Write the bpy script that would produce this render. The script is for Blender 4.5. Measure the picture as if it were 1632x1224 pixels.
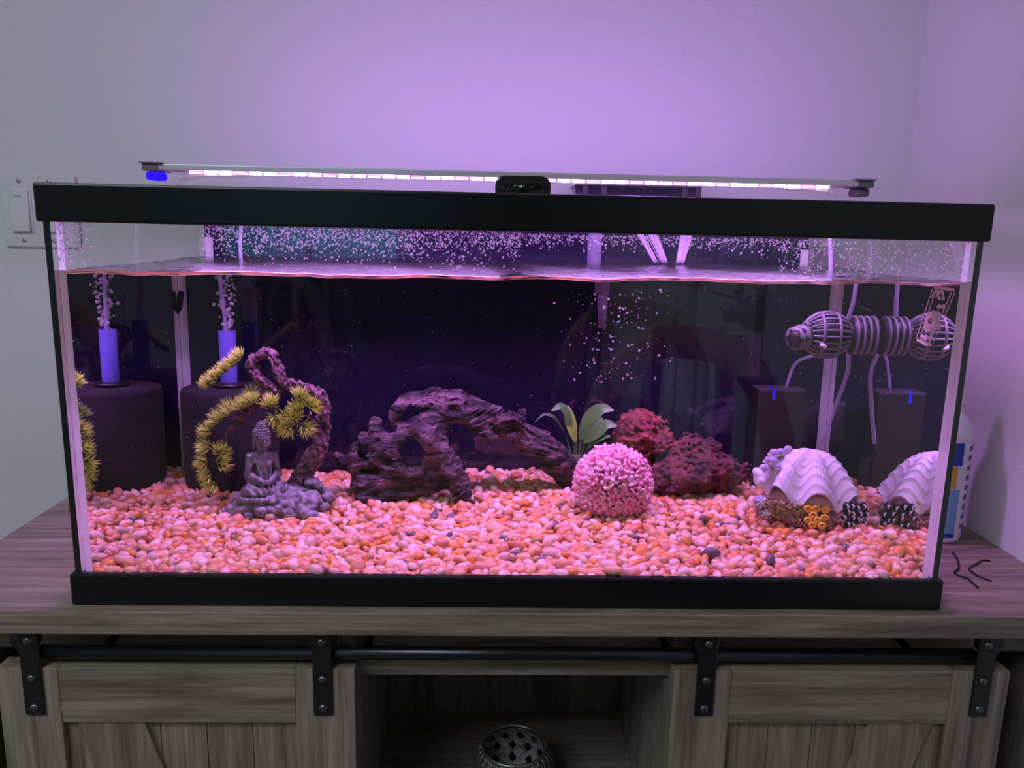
import bpy, bmesh, math, random
import numpy as np
from mathutils import Vector, Matrix, Euler, noise as mnoise

# ------------------------------------------------------------------ scene, camera, light
for o in list(bpy.data.objects):
    bpy.data.objects.remove(o)
SC = bpy.context.scene
COL = SC.collection
I = 0.0254                      # the scene is laid out in inches; one inch in metres
rng = random.Random(7)
nrg = np.random.default_rng(7)

CAM = np.array([-1.2745, -30.3586, 15.5695])
YAW, PIT, ROL, FPX = 0.0329, 0.1966, 0.0217, 1256.93
_fw0 = np.array([math.sin(YAW), math.cos(YAW), 0.0]); _r0 = np.array([math.cos(YAW), -math.sin(YAW), 0.0])
FW = _fw0 * math.cos(PIT) - np.array([0, 0, 1.0]) * math.sin(PIT)
_u0 = np.cross(_r0, FW)
RT = _r0 * math.cos(ROL) + _u0 * math.sin(ROL)
UP = -_r0 * math.sin(ROL) + _u0 * math.cos(ROL)
cam = bpy.data.cameras.new('camera'); camo = bpy.data.objects.new('camera', cam); COL.objects.link(camo)
cam.sensor_fit = 'HORIZONTAL'; cam.sensor_width = 36; cam.lens = FPX / 1632 * 36
cam.clip_start = 0.01; cam.clip_end = 50
M = Matrix.Identity(4)
for i in range(3):
    M[i][0] = RT[i]; M[i][1] = UP[i]; M[i][2] = -FW[i]; M[i][3] = CAM[i] * I
camo.matrix_world = M
SC.camera = camo
SC.view_settings.view_transform = 'Standard'; SC.view_settings.look = 'None'
SC.view_settings.gamma = 1; SC.view_settings.use_curve_mapping = False
SC.view_settings.exposure = 0.0
SC.cycles.use_denoising = True
SC.cycles.max_bounces = 10; SC.cycles.transparent_max_bounces = 40
SC.cycles.transmission_bounces = 8; SC.cycles.glossy_bounces = 5; SC.cycles.diffuse_bounces = 3
SC.cycles.sample_clamp_indirect = 4.0; SC.cycles.use_adaptive_sampling = True; SC.cycles.adaptive_threshold = 0.015
W = bpy.data.worlds.new('World'); SC.world = W; W.use_nodes = True
W.node_tree.nodes['Background'].inputs[0].default_value = (0.55, 0.6, 0.7, 1)
W.node_tree.nodes['Background'].inputs[1].default_value = 0.15

def area_light(name, loc, aim, sx, sy, power, color, spread=180):
    l = bpy.data.lights.new(name, 'AREA'); l.shape = 'RECTANGLE'; l.size = sx * I; l.size_y = sy * I
    l.energy = power; l.color = color; l.spread = math.radians(spread)
    o = bpy.data.objects.new(name, l); COL.objects.link(o); o.location = Vector(loc) * I
    o.rotation_euler = (Vector(aim)).to_track_quat('-Z', 'Y').to_euler()
    return o
ROOM_POWER = 29
area_light('ceiling_lamp', (-44, -62, 64), (0, 0, -1), 40, 40, ROOM_POWER, (0.80, 0.92, 1.0))

# ------------------------------------------------------------------ pixel helper: a point of the tank at depth Y (through the front glass)
YG, NW = 0.25, 1.33
def ray(px, py): return RT * ((px - 816) / FPX) - UP * ((py - 612) / FPX) + FW
def at(px, py, Y):
    d = ray(px, py); h = CAM + d * ((YG - CAM[1]) / d[1])
    u = d / np.linalg.norm(d); s = np.array([u[0], u[2]]) / NW
    w = np.array([s[0], math.sqrt(1 - s @ s), s[1]])
    return h + w * ((Y - YG) / w[1])
def air(px, py, Y):
    d = ray(px, py); return CAM + d * ((Y - CAM[1]) / d[1])
def ppi(Y): return FPX / (30.75 + Y / NW)         # pixels per inch at depth Y inside the water

# ------------------------------------------------------------------ object helpers
ORG = {}
def finish(o, parent, origin):
    COL.objects.link(o)
    origin = np.array(origin, float); ORG[o.name] = origin
    if parent is not None:
        o.parent = parent; o.location = Vector(origin - ORG[parent.name]) * I
    else:
        o.location = Vector(origin) * I
    return o
def mk(name, V, F, mat, parent=None, smooth=False, mi=None, origin=None):
    V = np.asarray(V, float)
    if origin is None:
        a, b = V.min(0), V.max(0); origin = np.array([(a[0] + b[0]) / 2, (a[1] + b[1]) / 2, a[2]])
    me = bpy.data.meshes.new(name)
    me.from_pydata(((V - origin) * I).tolist(), [], F if isinstance(F, list) else F.tolist())
    mats = mat if isinstance(mat, (list, tuple)) else [mat]
    for m in mats: me.materials.append(m)
    if mi is not None: me.polygons.foreach_set('material_index', np.asarray(mi, np.int32))
    if smooth: me.polygons.foreach_set('use_smooth', np.ones(len(me.polygons), bool))
    me.update()
    return finish(bpy.data.objects.new(name, me), parent, origin)
def empty(name, origin):
    e = bpy.data.objects.new(name, None); e.empty_display_size = 0.02
    return finish(e, None, origin)
def tag(o, label=None, cat=None, group=None, kind=None):
    if label: o['label'] = label
    if cat: o['category'] = cat
    if group: o['group'] = group
    if kind: o['kind'] = kind
    return o
class MB:
    def __init__(s): s.V = []; s.F = []; s.n = 0
    def add(s, V, F):
        V = [tuple(v) for v in V]; s.V += V; s.F += [tuple(i + s.n for i in f) for f in F]; s.n += len(V); return s
    def box(s, a, b, bev=0.0, rot=None, seg=2):
        bm = bmesh.new(); bmesh.ops.create_cube(bm, size=1)
        c = [(a[i] + b[i]) / 2 for i in range(3)]; d = [abs(b[i] - a[i]) for i in range(3)]
        for v in bm.verts: v.co = Vector([v.co[i] * d[i] for i in range(3)])
        if bev > 0: bmesh.ops.bevel(bm, geom=bm.edges[:], offset=bev, segments=seg, affect='EDGES', profile=0.5)
        bm.verts.index_update()
        out = []
        for v in bm.verts:
            co = v.co.copy()
            if rot: co = rot @ co
            out.append((co.x + c[0], co.y + c[1], co.z + c[2]))
        s.add(out, [[v.index for v in f.verts] for f in bm.faces]); bm.free(); return s
    def tube(s, pts, r, n=8, cap=True):
        P = [np.array(p, float) for p in pts]; m = len(P)
        rr = r if isinstance(r, (list, tuple, np.ndarray)) else [r] * m
        T = [P[min(i + 1, m - 1)] - P[max(i - 1, 0)] for i in range(m)]
        T = [t / (np.linalg.norm(t) + 1e-9) for t in T]
        ref = np.array([0, 0, 1.0]) if abs(T[0][2]) < 0.9 else np.array([1.0, 0, 0])
        a = np.cross(T[0], ref); a /= np.linalg.norm(a); V = []
        for i in range(m):
            a = a - T[i] * (a @ T[i]); a /= np.linalg.norm(a) + 1e-9; b = np.cross(T[i], a)
            for k in range(n):
                t = 2 * math.pi * k / n; V.append(P[i] + (a * math.cos(t) + b * math.sin(t)) * rr[i])
        F = [(i * n + k, i * n + (k + 1) % n, (i + 1) * n + (k + 1) % n, (i + 1) * n + k) for i in range(m - 1) for k in range(n)]
        if cap: F += [tuple(range(n - 1, -1, -1)), tuple(range((m - 1) * n, m * n))]
        return s.add(V, F)
    def lathe(s, prof, c, axis=2, n=32, cap=False):
        V = []; m = len(prof)
        for (r, z) in prof:
            for k in range(n):
                t = 2 * math.pi * k / n; x, y = r * math.cos(t), r * math.sin(t)
                p = [(x, y, z), (z, x, y), (y, z, x)][{2: 0, 0: 1, 1: 2}[axis]]
                V.append((p[0] + c[0], p[1] + c[1], p[2] + c[2]))
        F = [(i * n + k, i * n + (k + 1) % n, (i + 1) * n + (k + 1) % n, (i + 1) * n + k) for i in range(m - 1) for k in range(n)]
        if cap: F += [tuple(range(n - 1, -1, -1)), tuple(range((m - 1) * n, m * n))]
        return s.add(V, F)
    def build(s, name, mat, parent=None, smooth=False, origin=None, mi=None):
        return mk(name, s.V, s.F, mat, parent, smooth, mi, origin)
def bx(name, a, b, mat, parent=None, bev=0.0, seg=2):
    return MB().box(a, b, bev, seg=seg).build(name, mat, parent)
def crv(pts, n=8):                 # Catmull-Rom through the points (any dimension)
    P = [np.array(p, float) for p in pts]; P = [2 * P[0] - P[1]] + P + [2 * P[-1] - P[-2]]; out = []
    for i in range(1, len(P) - 2):
        for k in range(n):
            t = k / n
            out.append(.5 * (2 * P[i] + (P[i + 1] - P[i - 1]) * t + (2 * P[i - 1] - 5 * P[i] + 4 * P[i + 1] - P[i + 2]) * t * t + (3 * P[i] - P[i - 1] - 3 * P[i + 1] + P[i + 2]) * t ** 3))
    out.append(P[-2]); return out

# ------------------------------------------------------------------ distance fields
def _hash(ix, iy, iz, seed):
    h = (ix * 374761393 + iy * 668265263 + iz * 2147483647 * 3 + seed * 1274126177) & 0xFFFFFFFF
    h = ((h ^ (h >> 13)) * 1103515245) & 0xFFFFFFFF
    h = ((h ^ (h >> 16)) * 2654435761) & 0xFFFFFFFF
    return ((h ^ (h >> 15)) & 0xFFFF) / 65535.0
def vnoise(x, y, z, seed=0):
    ix, iy, iz = [np.floor(a).astype(np.int64) for a in (x, y, z)]
    fx, fy, fz = x - ix, y - iy, z - iz
    ux, uy, uz = [f * f * (3 - 2 * f) for f in (fx, fy, fz)]
    r = 0
    for dx in (0, 1):
        for dy in (0, 1):
            for dz in (0, 1):
                r = r + _hash(ix + dx, iy + dy, iz + dz, seed) * (ux if dx else 1 - ux) * (uy if dy else 1 - uy) * (uz if dz else 1 - uz)
    return r * 2 - 1
def fbm(x, y, z, oct=3, seed=0):
    r = 0; a = 1.0
    for i in range(oct):
        r = r + a * vnoise(x, y, z, seed + i * 17); x, y, z = x * 2.03 + 5, y * 2.03 + 9, z * 2.03 + 2; a *= .5
    return r
def smin(a, b, k):
    h = np.clip(.5 + .5 * (b - a) / k, 0, 1); return b * (1 - h) + a * h - k * h * (1 - h)
def smax(a, b, k): return -smin(-a, -b, k)
def d_cap(X, Y, Z, a, b, ra, rb):
    a = np.array(a, float); b = np.array(b, float); d = b - a; L = d @ d + 1e-9
    t = np.clip(((X - a[0]) * d[0] + (Y - a[1]) * d[1] + (Z - a[2]) * d[2]) / L, 0, 1)
    return np.sqrt((X - a[0] - d[0] * t) ** 2 + (Y - a[1] - d[1] * t) ** 2 + (Z - a[2] - d[2] * t) ** 2) - (ra + (rb - ra) * t)
def d_ell(X, Y, Z, c, r):
    x, y, z = (X - c[0]) / r[0], (Y - c[1]) / r[1], (Z - c[2]) / r[2]
    k = np.sqrt(x * x + y * y + z * z) + 1e-6
    k2 = np.sqrt((x / r[0]) ** 2 + (y / r[1]) ** 2 + (z / r[2]) ** 2) + 1e-6
    return k * (k - 1) / k2
def nets(f, lo, hi, h, rough=None, band=.35):
    ax = [np.arange(lo[i], hi[i] + h, h) for i in range(3)]
    X, Y, Z = np.meshgrid(*ax, indexing='ij'); D = f(X, Y, Z)
    if rough is not None:
        m = np.abs(D) < band; D = D.copy(); D[m] += rough(X[m], Y[m], Z[m])
    n = D.shape; C = tuple(k - 1 for k in n)
    S = D < 0
    cs = np.zeros(C, np.int16)
    off = [(i, j, k) for i in (0, 1) for j in (0, 1) for k in (0, 1)]
    sl = lambda A, o: A[o[0]:o[0] + C[0], o[1]:o[1] + C[1], o[2]:o[2] + C[2]]
    for o in off: cs += sl(S, o)
    act = (cs > 0) & (cs < 8)
    idx = np.full(C, -1, np.int64); cell = np.argwhere(act); idx[act] = np.arange(len(cell))
    acc = np.zeros((len(cell), 3)); cnt = np.zeros(len(cell))
    ci, cj, ck = cell.T
    for o in off:
        for axis in range(3):
            if o[axis]: continue
            p = list(o); p[axis] = 1
            d0 = D[ci + o[0], cj + o[1], ck + o[2]]; d1 = D[ci + p[0], cj + p[1], ck + p[2]]
            m = (d0 < 0) != (d1 < 0); t = np.where(m, d0 / np.where(m, d0 - d1, 1), 0)
            pos = np.tile(np.array(o, float), (len(cell), 1)); pos[:, axis] = t
            acc += pos * m[:, None]; cnt += m
    V = (cell + acc / np.maximum(cnt, 1)[:, None]) * h + np.array(lo)
    Q = []
    for axis in range(3):
        u, v = [(1, 2), (2, 0), (0, 1)][axis]
        s0 = [slice(None)] * 3; s1 = [slice(None)] * 3
        s0[axis] = slice(0, n[axis] - 1); s1[axis] = slice(1, n[axis])
        ch = S[tuple(s0)] != S[tuple(s1)]; e = np.argwhere(ch)
        e = e[(e[:, u] > 0) & (e[:, v] > 0) & (e[:, u] < n[u] - 1) & (e[:, v] < n[v] - 1)]
        ins = S[e[:, 0], e[:, 1], e[:, 2]]
        def c(du, dv):
            q = e.copy(); q[:, u] -= du; q[:, v] -= dv; return idx[q[:, 0], q[:, 1], q[:, 2]]
        q = np.stack([c(1, 1), c(0, 1), c(0, 0), c(1, 0)], 1)
        q[~ins] = q[~ins][:, ::-1]; Q.append(q)
    return V, np.concatenate(Q)

# ------------------------------------------------------------------ materials
MATS = {}
def nt(name):
    m = bpy.data.materials.new(name); m.use_nodes = True; t = m.node_tree
    for n in list(t.nodes):
        if n.type != 'OUTPUT_MATERIAL': t.nodes.remove(n)
    out = [n for n in t.nodes if n.type == 'OUTPUT_MATERIAL'][0]
    MATS[name] = m; return m, t, out
def pbr(name, col, rough=.5, col2=None, scale=8, bump=0, bscale=None, metal=0, stretch=(1, 1, 1), detail=4, spec=.5, coord='Object', sub=0, ramp=(.35, .65), bdist=.002, trans=0, alpha=1):
    m, t, out = nt(name); b = t.nodes.new('ShaderNodeBsdfPrincipled'); t.links.new(b.outputs[0], out.inputs[0])
    b.inputs['Base Color'].default_value = (*col, 1); b.inputs['Roughness'].default_value = rough; b.inputs['Metallic'].default_value = metal
    b.inputs['Specular IOR Level'].default_value = spec; b.inputs['Transmission Weight'].default_value = trans; b.inputs['Alpha'].default_value = alpha
    if sub: b.inputs['Subsurface Weight'].default_value = sub; b.inputs['Subsurface Radius'].default_value = (.004, .002, .004)
    if col2 or bump:
        tc = t.nodes.new('ShaderNodeTexCoord'); mp = t.nodes.new('ShaderNodeMapping'); mp.inputs['Scale'].default_value = stretch
        t.links.new(tc.outputs[coord], mp.inputs[0])
    if col2:
        n = t.nodes.new('ShaderNodeTexNoise'); n.inputs['Scale'].default_value = scale; n.inputs['Detail'].default_value = detail
        t.links.new(mp.outputs[0], n.inputs['Vector']); r = t.nodes.new('ShaderNodeValToRGB')
        r.color_ramp.elements[0].color = (*col, 1); r.color_ramp.elements[1].color = (*col2, 1)
        r.color_ramp.elements[0].position, r.color_ramp.elements[1].position = ramp
        t.links.new(n.outputs[0], r.inputs[0]); t.links.new(r.outputs[0], b.inputs['Base Color'])
    if bump:
        n = t.nodes.new('ShaderNodeTexNoise'); n.inputs['Scale'].default_value = bscale or scale; n.inputs['Detail'].default_value = 5
        t.links.new(mp.outputs[0], n.inputs['Vector']); u = t.nodes.new('ShaderNodeBump'); u.inputs['Strength'].default_value = bump; u.inputs['Distance'].default_value = bdist
        t.links.new(n.outputs[0], u.inputs['Height']); t.links.new(u.outputs[0], b.inputs['Normal'])
    return m
def emit(name, col, s):
    m, t, out = nt(name); e = t.nodes.new('ShaderNodeEmission'); e.inputs[0].default_value = (*col, 1); e.inputs[1].default_value = s
    t.links.new(e.outputs[0], out.inputs[0]); return m
def clear(name, ior=1.33, tint=(1, 1, 1), rough=0.0, gcol=(1, 1, 1), extra=None, solid=False):
    """thin clear sheet: passes light straight on, mirrors by Fresnel (total reflection from inside the water)"""
    m, t, out = nt(name); tr = t.nodes.new('ShaderNodeBsdfTransparent'); tr.inputs[0].default_value = (*tint, 1)
    g = t.nodes.new('ShaderNodeBsdfGlossy'); g.inputs['Roughness'].default_value = rough; g.inputs[0].default_value = (*gcol, 1)
    f = t.nodes.new('ShaderNodeFresnel'); f.inputs[0].default_value = ior
    x = t.nodes.new('ShaderNodeMixShader'); fo = f.outputs[0]
    if solid:                      # a thin slab: only the face towards the ray mirrors, the far face lets it out
        ge = t.nodes.new('ShaderNodeNewGeometry'); su = t.nodes.new('ShaderNodeMath'); su.operation = 'SUBTRACT'; su.inputs[0].default_value = 1; t.links.new(ge.outputs['Backfacing'], su.inputs[1])
        mu = t.nodes.new('ShaderNodeMath'); mu.operation = 'MULTIPLY'; t.links.new(fo, mu.inputs[0]); t.links.new(su.outputs[0], mu.inputs[1]); fo = mu.outputs[0]
    t.links.new(fo, x.inputs[0]); t.links.new(tr.outputs[0], x.inputs[1]); t.links.new(g.outputs[0], x.inputs[2])
    last = x
    if extra:                      # a milky share: (colour, weight)
        d = t.nodes.new('ShaderNodeBsdfDiffuse'); d.inputs[0].default_value = (*extra[0], 1)
        tl = t.nodes.new('ShaderNodeBsdfTranslucent'); tl.inputs[0].default_value = (*extra[0], 1)
        a = t.nodes.new('ShaderNodeMixShader'); t.links.new(d.outputs[0], a.inputs[1]); t.links.new(tl.outputs[0], a.inputs[2])
        y = t.nodes.new('ShaderNodeMixShader'); y.inputs[0].default_value = extra[1]
        t.links.new(x.outputs[0], y.inputs[1]); t.links.new(a.outputs[0], y.inputs[2]); last = y
    t.links.new(last.outputs[0], out.inputs[0]); return m
def glass(name, ior, col=(1, 1, 1), rough=0):
    m, t, out = nt(name); g = t.nodes.new('ShaderNodeBsdfGlass'); g.inputs['IOR'].default_value = ior; g.inputs[0].default_value = (*col, 1); g.inputs['Roughness'].default_value = rough
    t.links.new(g.outputs[0], out.inputs[0]); return m
def wood(name, axis, c1, c2, c3):
    st = [14, 14, 14]; st[axis] = 1.1
    m, t, out = nt(name); b = t.nodes.new('ShaderNodeBsdfPrincipled'); t.links.new(b.outputs[0], out.inputs[0]); b.inputs['Roughness'].default_value = .5
    b.inputs['Specular IOR Level'].default_value = .35
    tc = t.nodes.new('ShaderNodeTexCoord'); mp = t.nodes.new('ShaderNodeMapping'); mp.inputs['Scale'].default_value = st
    oi = t.nodes.new('ShaderNodeObjectInfo'); add = t.nodes.new('ShaderNodeVectorMath'); add.operation = 'ADD'
    mul = t.nodes.new('ShaderNodeMath'); mul.operation = 'MULTIPLY'; mul.inputs[1].default_value = 13
    t.links.new(oi.outputs['Random'], mul.inputs[0]); t.links.new(tc.outputs['Object'], add.inputs[0]); t.links.new(mul.outputs[0], add.inputs[1]); t.links.new(add.outputs[0], mp.inputs[0])
    n = t.nodes.new('ShaderNodeTexNoise'); n.inputs['Scale'].default_value = 3.2; n.inputs['Detail'].default_value = 7; n.inputs['Roughness'].default_value = .62; n.inputs['Distortion'].default_value = .7
    t.links.new(mp.outputs[0], n.inputs['Vector'])
    r = t.nodes.new('ShaderNodeValToRGB'); e = r.color_ramp.elements; e[0].position = .3; e[0].color = (*c1, 1); e[1].position = .7; e[1].color = (*c3, 1)
    k = e.new(.5); k.color = (*c2, 1)
    t.links.new(n.outputs[0], r.inputs[0])
    mp2 = t.nodes.new('ShaderNodeMapping'); s2 = [120, 120, 120]; s2[axis] = 4; mp2.inputs['Scale'].default_value = s2; t.links.new(add.outputs[0], mp2.inputs[0])
    n2 = t.nodes.new('ShaderNodeTexNoise'); n2.inputs['Scale'].default_value = 2.5; n2.inputs['Detail'].default_value = 3; t.links.new(mp2.outputs[0], n2.inputs['Vector'])
    mr = t.nodes.new('ShaderNodeMapRange'); mr.inputs[1].default_value = .3; mr.inputs[2].default_value = .7; mr.inputs[3].default_value = .68; mr.inputs[4].default_value = 1.15
    t.links.new(n2.outputs[0], mr.inputs[0])
    mx = t.nodes.new('ShaderNodeMix'); mx.data_type = 'RGBA'; mx.blend_type = 'MULTIPLY'; mx.inputs[0].default_value = 1
    t.links.new(r.outputs[0], mx.inputs[6]); t.links.new(mr.outputs[0], mx.inputs[7]); t.links.new(mx.outputs[2], b.inputs['Base Color'])
    bu = t.nodes.new('ShaderNodeBump'); bu.inputs['Strength'].default_value = .25; bu.inputs['Distance'].default_value = .0008
    t.links.new(n2.outputs[0], bu.inputs['Height']); t.links.new(bu.outputs[0], b.inputs['Normal'])
    return m

M_wall = pbr('wall_paint', (.74, .74, .75), .6, bump=.8, bscale=260, bdist=.0012, spec=.25)
M_ceil = pbr('ceiling_paint', (.8, .8, .8), .8)
M_floor = wood('floor_wood', 0, (.16, .11, .07), (.24, .17, .11), (.3, .22, .15))
WC = ((.15, .11, .08), (.29, .222, .168), (.41, .325, .25))
M_wx = wood('oak_along', 0, *WC); M_wz = wood('oak_upright', 2, *WC)
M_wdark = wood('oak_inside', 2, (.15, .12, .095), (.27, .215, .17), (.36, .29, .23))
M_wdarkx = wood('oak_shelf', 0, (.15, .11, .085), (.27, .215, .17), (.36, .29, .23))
M_black = pbr('black_plastic', (.006, .006, .008), .30, spec=.4, bump=.05, bscale=120, bdist=.0005)
M_metal = pbr('black_metal', (.010, .010, .012), .35, spec=.5)
M_bolt = pbr('gunmetal_bolt', (.16, .16, .17), .3, metal=.9)
M_rail = pbr('rail_steel', (.05, .052, .06), .28, metal=.85, spec=.6)
M_white = pbr('white_plastic', (.72, .73, .74), .4)
M_screw = pbr('switch_screw', (.55, .55, .55), .35, metal=.5)
M_pane = clear('clear_glass', 1.54, solid=True)
M_edge = pbr('dark_glass_edge', (.006, .01, .014), .2)
M_sil = clear('milky_silicone', 1.1, extra=((.95, .93, .97), .92))
M_wfront = glass('water_front', 1.33)
M_wtop = clear('water_surface', 1.33, tint=(.97, .95, 1), rough=.2)
M_wside = clear('water_side', 1.33)
M_film = pbr('indigo_backing', (.006, .003, .024), .6, spec=.15)
M_drop = clear('droplet', 1.33, rough=.03, gcol=(1, .95, 1), extra=((.95, .88, .98), .35))
M_bub = clear('bubble', .78, rough=.05, extra=((.95, .9, .98), .34))
M_fall = clear('falling_water', 1.33, rough=.08, extra=((.9, .8, 1), .45))
M_speck = pbr('speck', (.8, .75, .8), .6)
M_alu = pbr('brushed_alu', (.72, .70, .76), .3, metal=.35)
M_cap = pbr('grey_end_cap', (.16, .15, .17), .5)
M_acryl = clear('acrylic', 1.45, extra=((.8, .8, .85), .10), solid=True)

# ------------------------------------------------------------------ the room
WY, WX, FZ, CZ_ = 20.4, 25.2, -30.0, 66.0
LX, BY = -96.0, -150.0
def st(o, label, cat): return tag(o, label, cat, kind='structure')
st(bx('wall_back', (LX, WY, FZ), (WX + 4, WY + 4, CZ_), M_wall), 'pale textured wall behind the fish tank', 'wall')
st(bx('wall_right', (WX, BY, FZ), (WX + 4, WY, CZ_), M_wall), 'pale textured side wall beside the bottle', 'wall')
st(bx('wall_left', (LX - 4, BY, FZ), (LX, WY + 4, CZ_), M_wall), 'pale wall on the far side of the room', 'wall')
st(bx('wall_front', (LX, BY - 4, FZ), (WX + 4, BY, CZ_), pbr('dim_room_tone', (.035, .032, .04), .7)), 'wall across the room facing the tank, toned dark as a dim room', 'wall')  # dark tone put into the wall so the front glass mirrors a dim room
st(bx('floor', (LX, BY, FZ - 2), (WX + 4, WY + 4, FZ), M_floor), 'brown wooden floor of the room', 'floor')
st(bx('ceiling', (LX, BY, CZ_), (WX + 4, WY + 4, CZ_ + 2), M_ceil), 'white ceiling of the room', 'ceiling')

# ------------------------------------------------------------------ light switch
def switch():
    x0, x1, z0, z1 = -31.25, -26.65, 13.68, 18.1
    e = empty('light_switch', ((x0 + x1) / 2, WY, z0))
    bx('plate', (x0, WY - .22, z0), (x1, WY, z1), M_white, e, .1)
    for cx in (-30.05, -28.24):
        zc = (z0 + z1) / 2
        bx('bezel', (cx - .68, WY - .27, zc - 1.36), (cx + .68, WY - .2, zc + 1.36), M_white, e, .03)
        r = Matrix.Rotation(math.radians(-3), 3, 'X')
        rk = MB().box((cx - .55, WY - .42, zc - 1.25), (cx + .55, WY - .2, zc + 1.25), .04, r).build('rocker', M_white, e)
        bx('mark', (cx - .3, WY - .435, zc + .88), (cx + .12, WY - .40, zc + .94), M_screw, rk)
        for z in (z0 + .42, z1 - .42):
            s = MB().lathe([(0.001, -.07), (.11, -.06), (.15, 0)], (0, 0, 0), 1, 14)
            s.V = [(v[0] + cx, v[1] + WY - .22, v[2] + z) for v in s.V]
            sc = s.build('screw', M_screw, e, True)
            bx('slot', (cx - .02, WY - .31, z - .1), (cx + .02, WY - .27, z + .1), M_metal, sc)
    tag(e, 'white double light switch plate on the wall beside the tank rim', 'light switch')
switch()

# ------------------------------------------------------------------ cabinet
def cabinet():
    L, R_, YF, YB = -24.98, 25.12, -.52, 20.2
    e = empty('media_cabinet', (0, 9, FZ))
    bx('top_board', (L, YF, -1.0), (R_, YB, 0), M_wx, e, .04)
    for x in (L + .1, R_ - 1.0): bx('side_panel', (x, 1.05, FZ + .5), (x + .9, YB - .3, -1.0), M_wz, e, .03)
    for x in (-7.55, 7.05): bx('divider', (x, 1.1, FZ + .5), (x + .75, YB - 1, -1.05), M_wdark, e, .02)
    bx('header_board', (-24.4, 1.9, -2.95), (24.3, 2.6, -1.0), M_wx, e, .02)
    bx('cubby_top', (-6.85, 1.1, -3.75), (7.1, YB - 1, -2.95), M_wx, e, .04)
    bx('back_panel', (L + 1, YB - 7.2, FZ + .5), (R_ - 1, YB - 6.9, -1.05), M_wdark, e)
    bx('shelf', (-6.8, 1.3, -14.3), (7.05, YB - 7.2, -13.5), M_wdarkx, e, .03)
    for x in (-24.4, 7.8): bx('side_shelf', (x, 1.6, -14.3), (x + 16.5, YB - 7.2, -13.5), M_wdarkx, e, .02)
    bx('bottom_board', (L + .8, 1.05, FZ + .5), (R_ - .9, YB - 1, FZ + 2), M_wx, e)
    for x in (-6.72, 6.85):
        MB().lathe([(.001, -.05), (.12, -.05), (.16, 0)], (0, 0, 0), 1, 12).build('bumper', M_pane if False else M_acryl, e, True, origin=(0, 0, 0)).location = Vector((x, 1.02 - 9, -4.0 - FZ)) * I
    # rail and its standoffs
    MB().tube([(-19.7, .32, -2.24), (20.0, .32, -2.24)], .29, 24).build('rail_bar', M_rail, e, True)
    for x in (-17.2, -6.2, 6.7, 17.4):
        s = MB().lathe([(.16, 0), (.16, 1.4)], (0, 0, 0), 1, 12, True)
        s.V = [(v[0] + x, v[1] + .5, v[2] - 2.2) for v in s.V]; s.build('rail_standoff', M_metal, e, True)
    for x in (-17.2, -6.2, 6.7, 17.4):
        bx('rail_clip', (x - .32, 1.2, -1.8), (x + .32, 1.9, -1.02), M_metal, e, .05)
    def door(x0, x1, lean):
        d = bx('door', (x0 + .3, .45, FZ + 1.2), (x1 - .3, .75, -2.95), M_wdark, e)
        zt, zb, sw = -2.82, FZ + 1.0, 2.5
        bx('stile', (x0, 0, zb), (x0 + sw, .9, zt), M_wz, d, .03)
        bx('stile', (x1 - sw, 0, zb), (x1, .9, zt), M_wz, d, .03)
        bx('top_rail', (x0 + sw + .01, .02, -5.36), (x1 - sw - .01, .9, zt - .01), M_wx, d, .03)
        bx('bottom_rail', (x0 + sw + .01, .02, zb), (x1 - sw - .01, .9, zb + 2.5), M_wx, d, .03)
        n = 5; w = (x1 - x0 - 2 * sw) / n
        for i in range(n): bx('plank', (x0 + sw + i * w + .015, .34 + (i % 2) * .012, zb + 2.5), (x0 + sw + (i + 1) * w - .015, .46, -5.33), M_wz, d, .02)
        # diagonal brace
        a, b = (x0 + sw, x1 - sw) if lean > 0 else (x1 - sw, x0 + sw)
        top = Vector((15.9 if lean < 0 else -15.6, .24, -5.3)); 
        za, zbm = -5.33, zb + 2.5
        bw = 2.78
        if lean < 0: P = [(15.70, za), (18.48, za), (11.4, zbm), (9.45, zbm)]; P = [(15.72, za), (18.5, za), (18.5 - 6.3, zbm), (15.72 - 6.3, zbm)]
        else: P = [(-18.4, za), (-15.6, za), (-15.6 + 6.3, zbm), (-18.4 + 6.3, zbm)]
        V = [(p[0], .1, p[1]) for p in P] + [(p[0], .40, p[1]) for p in P]
        mk('diagonal_brace', V, [(0, 3, 2, 1), (4, 5, 6, 7), (0, 1, 5, 4), (1, 2, 6, 5), (2, 3, 7, 6), (3, 0, 4, 7)], M_wz, d)
        return d
    d1 = door(-21.45, -6.65, 1); d2 = door(6.91, 21.56, -1)
    for d, xs in ((d1, (-19.95, -7.97)), (d2, (8.28, 20.32))):
        for x in xs:
            bx('hanger_strap', (x - .41, -.13, -4.93), (x + .41, -.005, -1.06), M_metal, d, .06)
            s = MB().lathe([(.001, -.05), (.5, -.05), (.56, 0), (.5, .18), (.56, .34), (.5, .4), (.001, .4)], (0, 0, 0), 1, 24)
            sx = x + (-.28 if x < -15 else .28 if x > 15 else 0)
            s.V = [(v[0] + sx, v[1] + .1, v[2] - 1.62) for v in s.V]; s.build('roller', M_metal, d, True)
            for z in (-1.52, -3.22, -4.55):
                s = MB().lathe([(.001, -.11), (.1, -.1), (.17, -.06), (.19, 0)], (0, 0, 0), 1, 16)
                s.V = [(v[0] + x, v[1] - .13, v[2] + z) for v in s.V]; s.build('bolt', M_bolt, d, True)
    tag(e, 'grey brown oak cabinet with sliding barn doors on a black rail, under the tank', 'cabinet')
cabinet()

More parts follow.
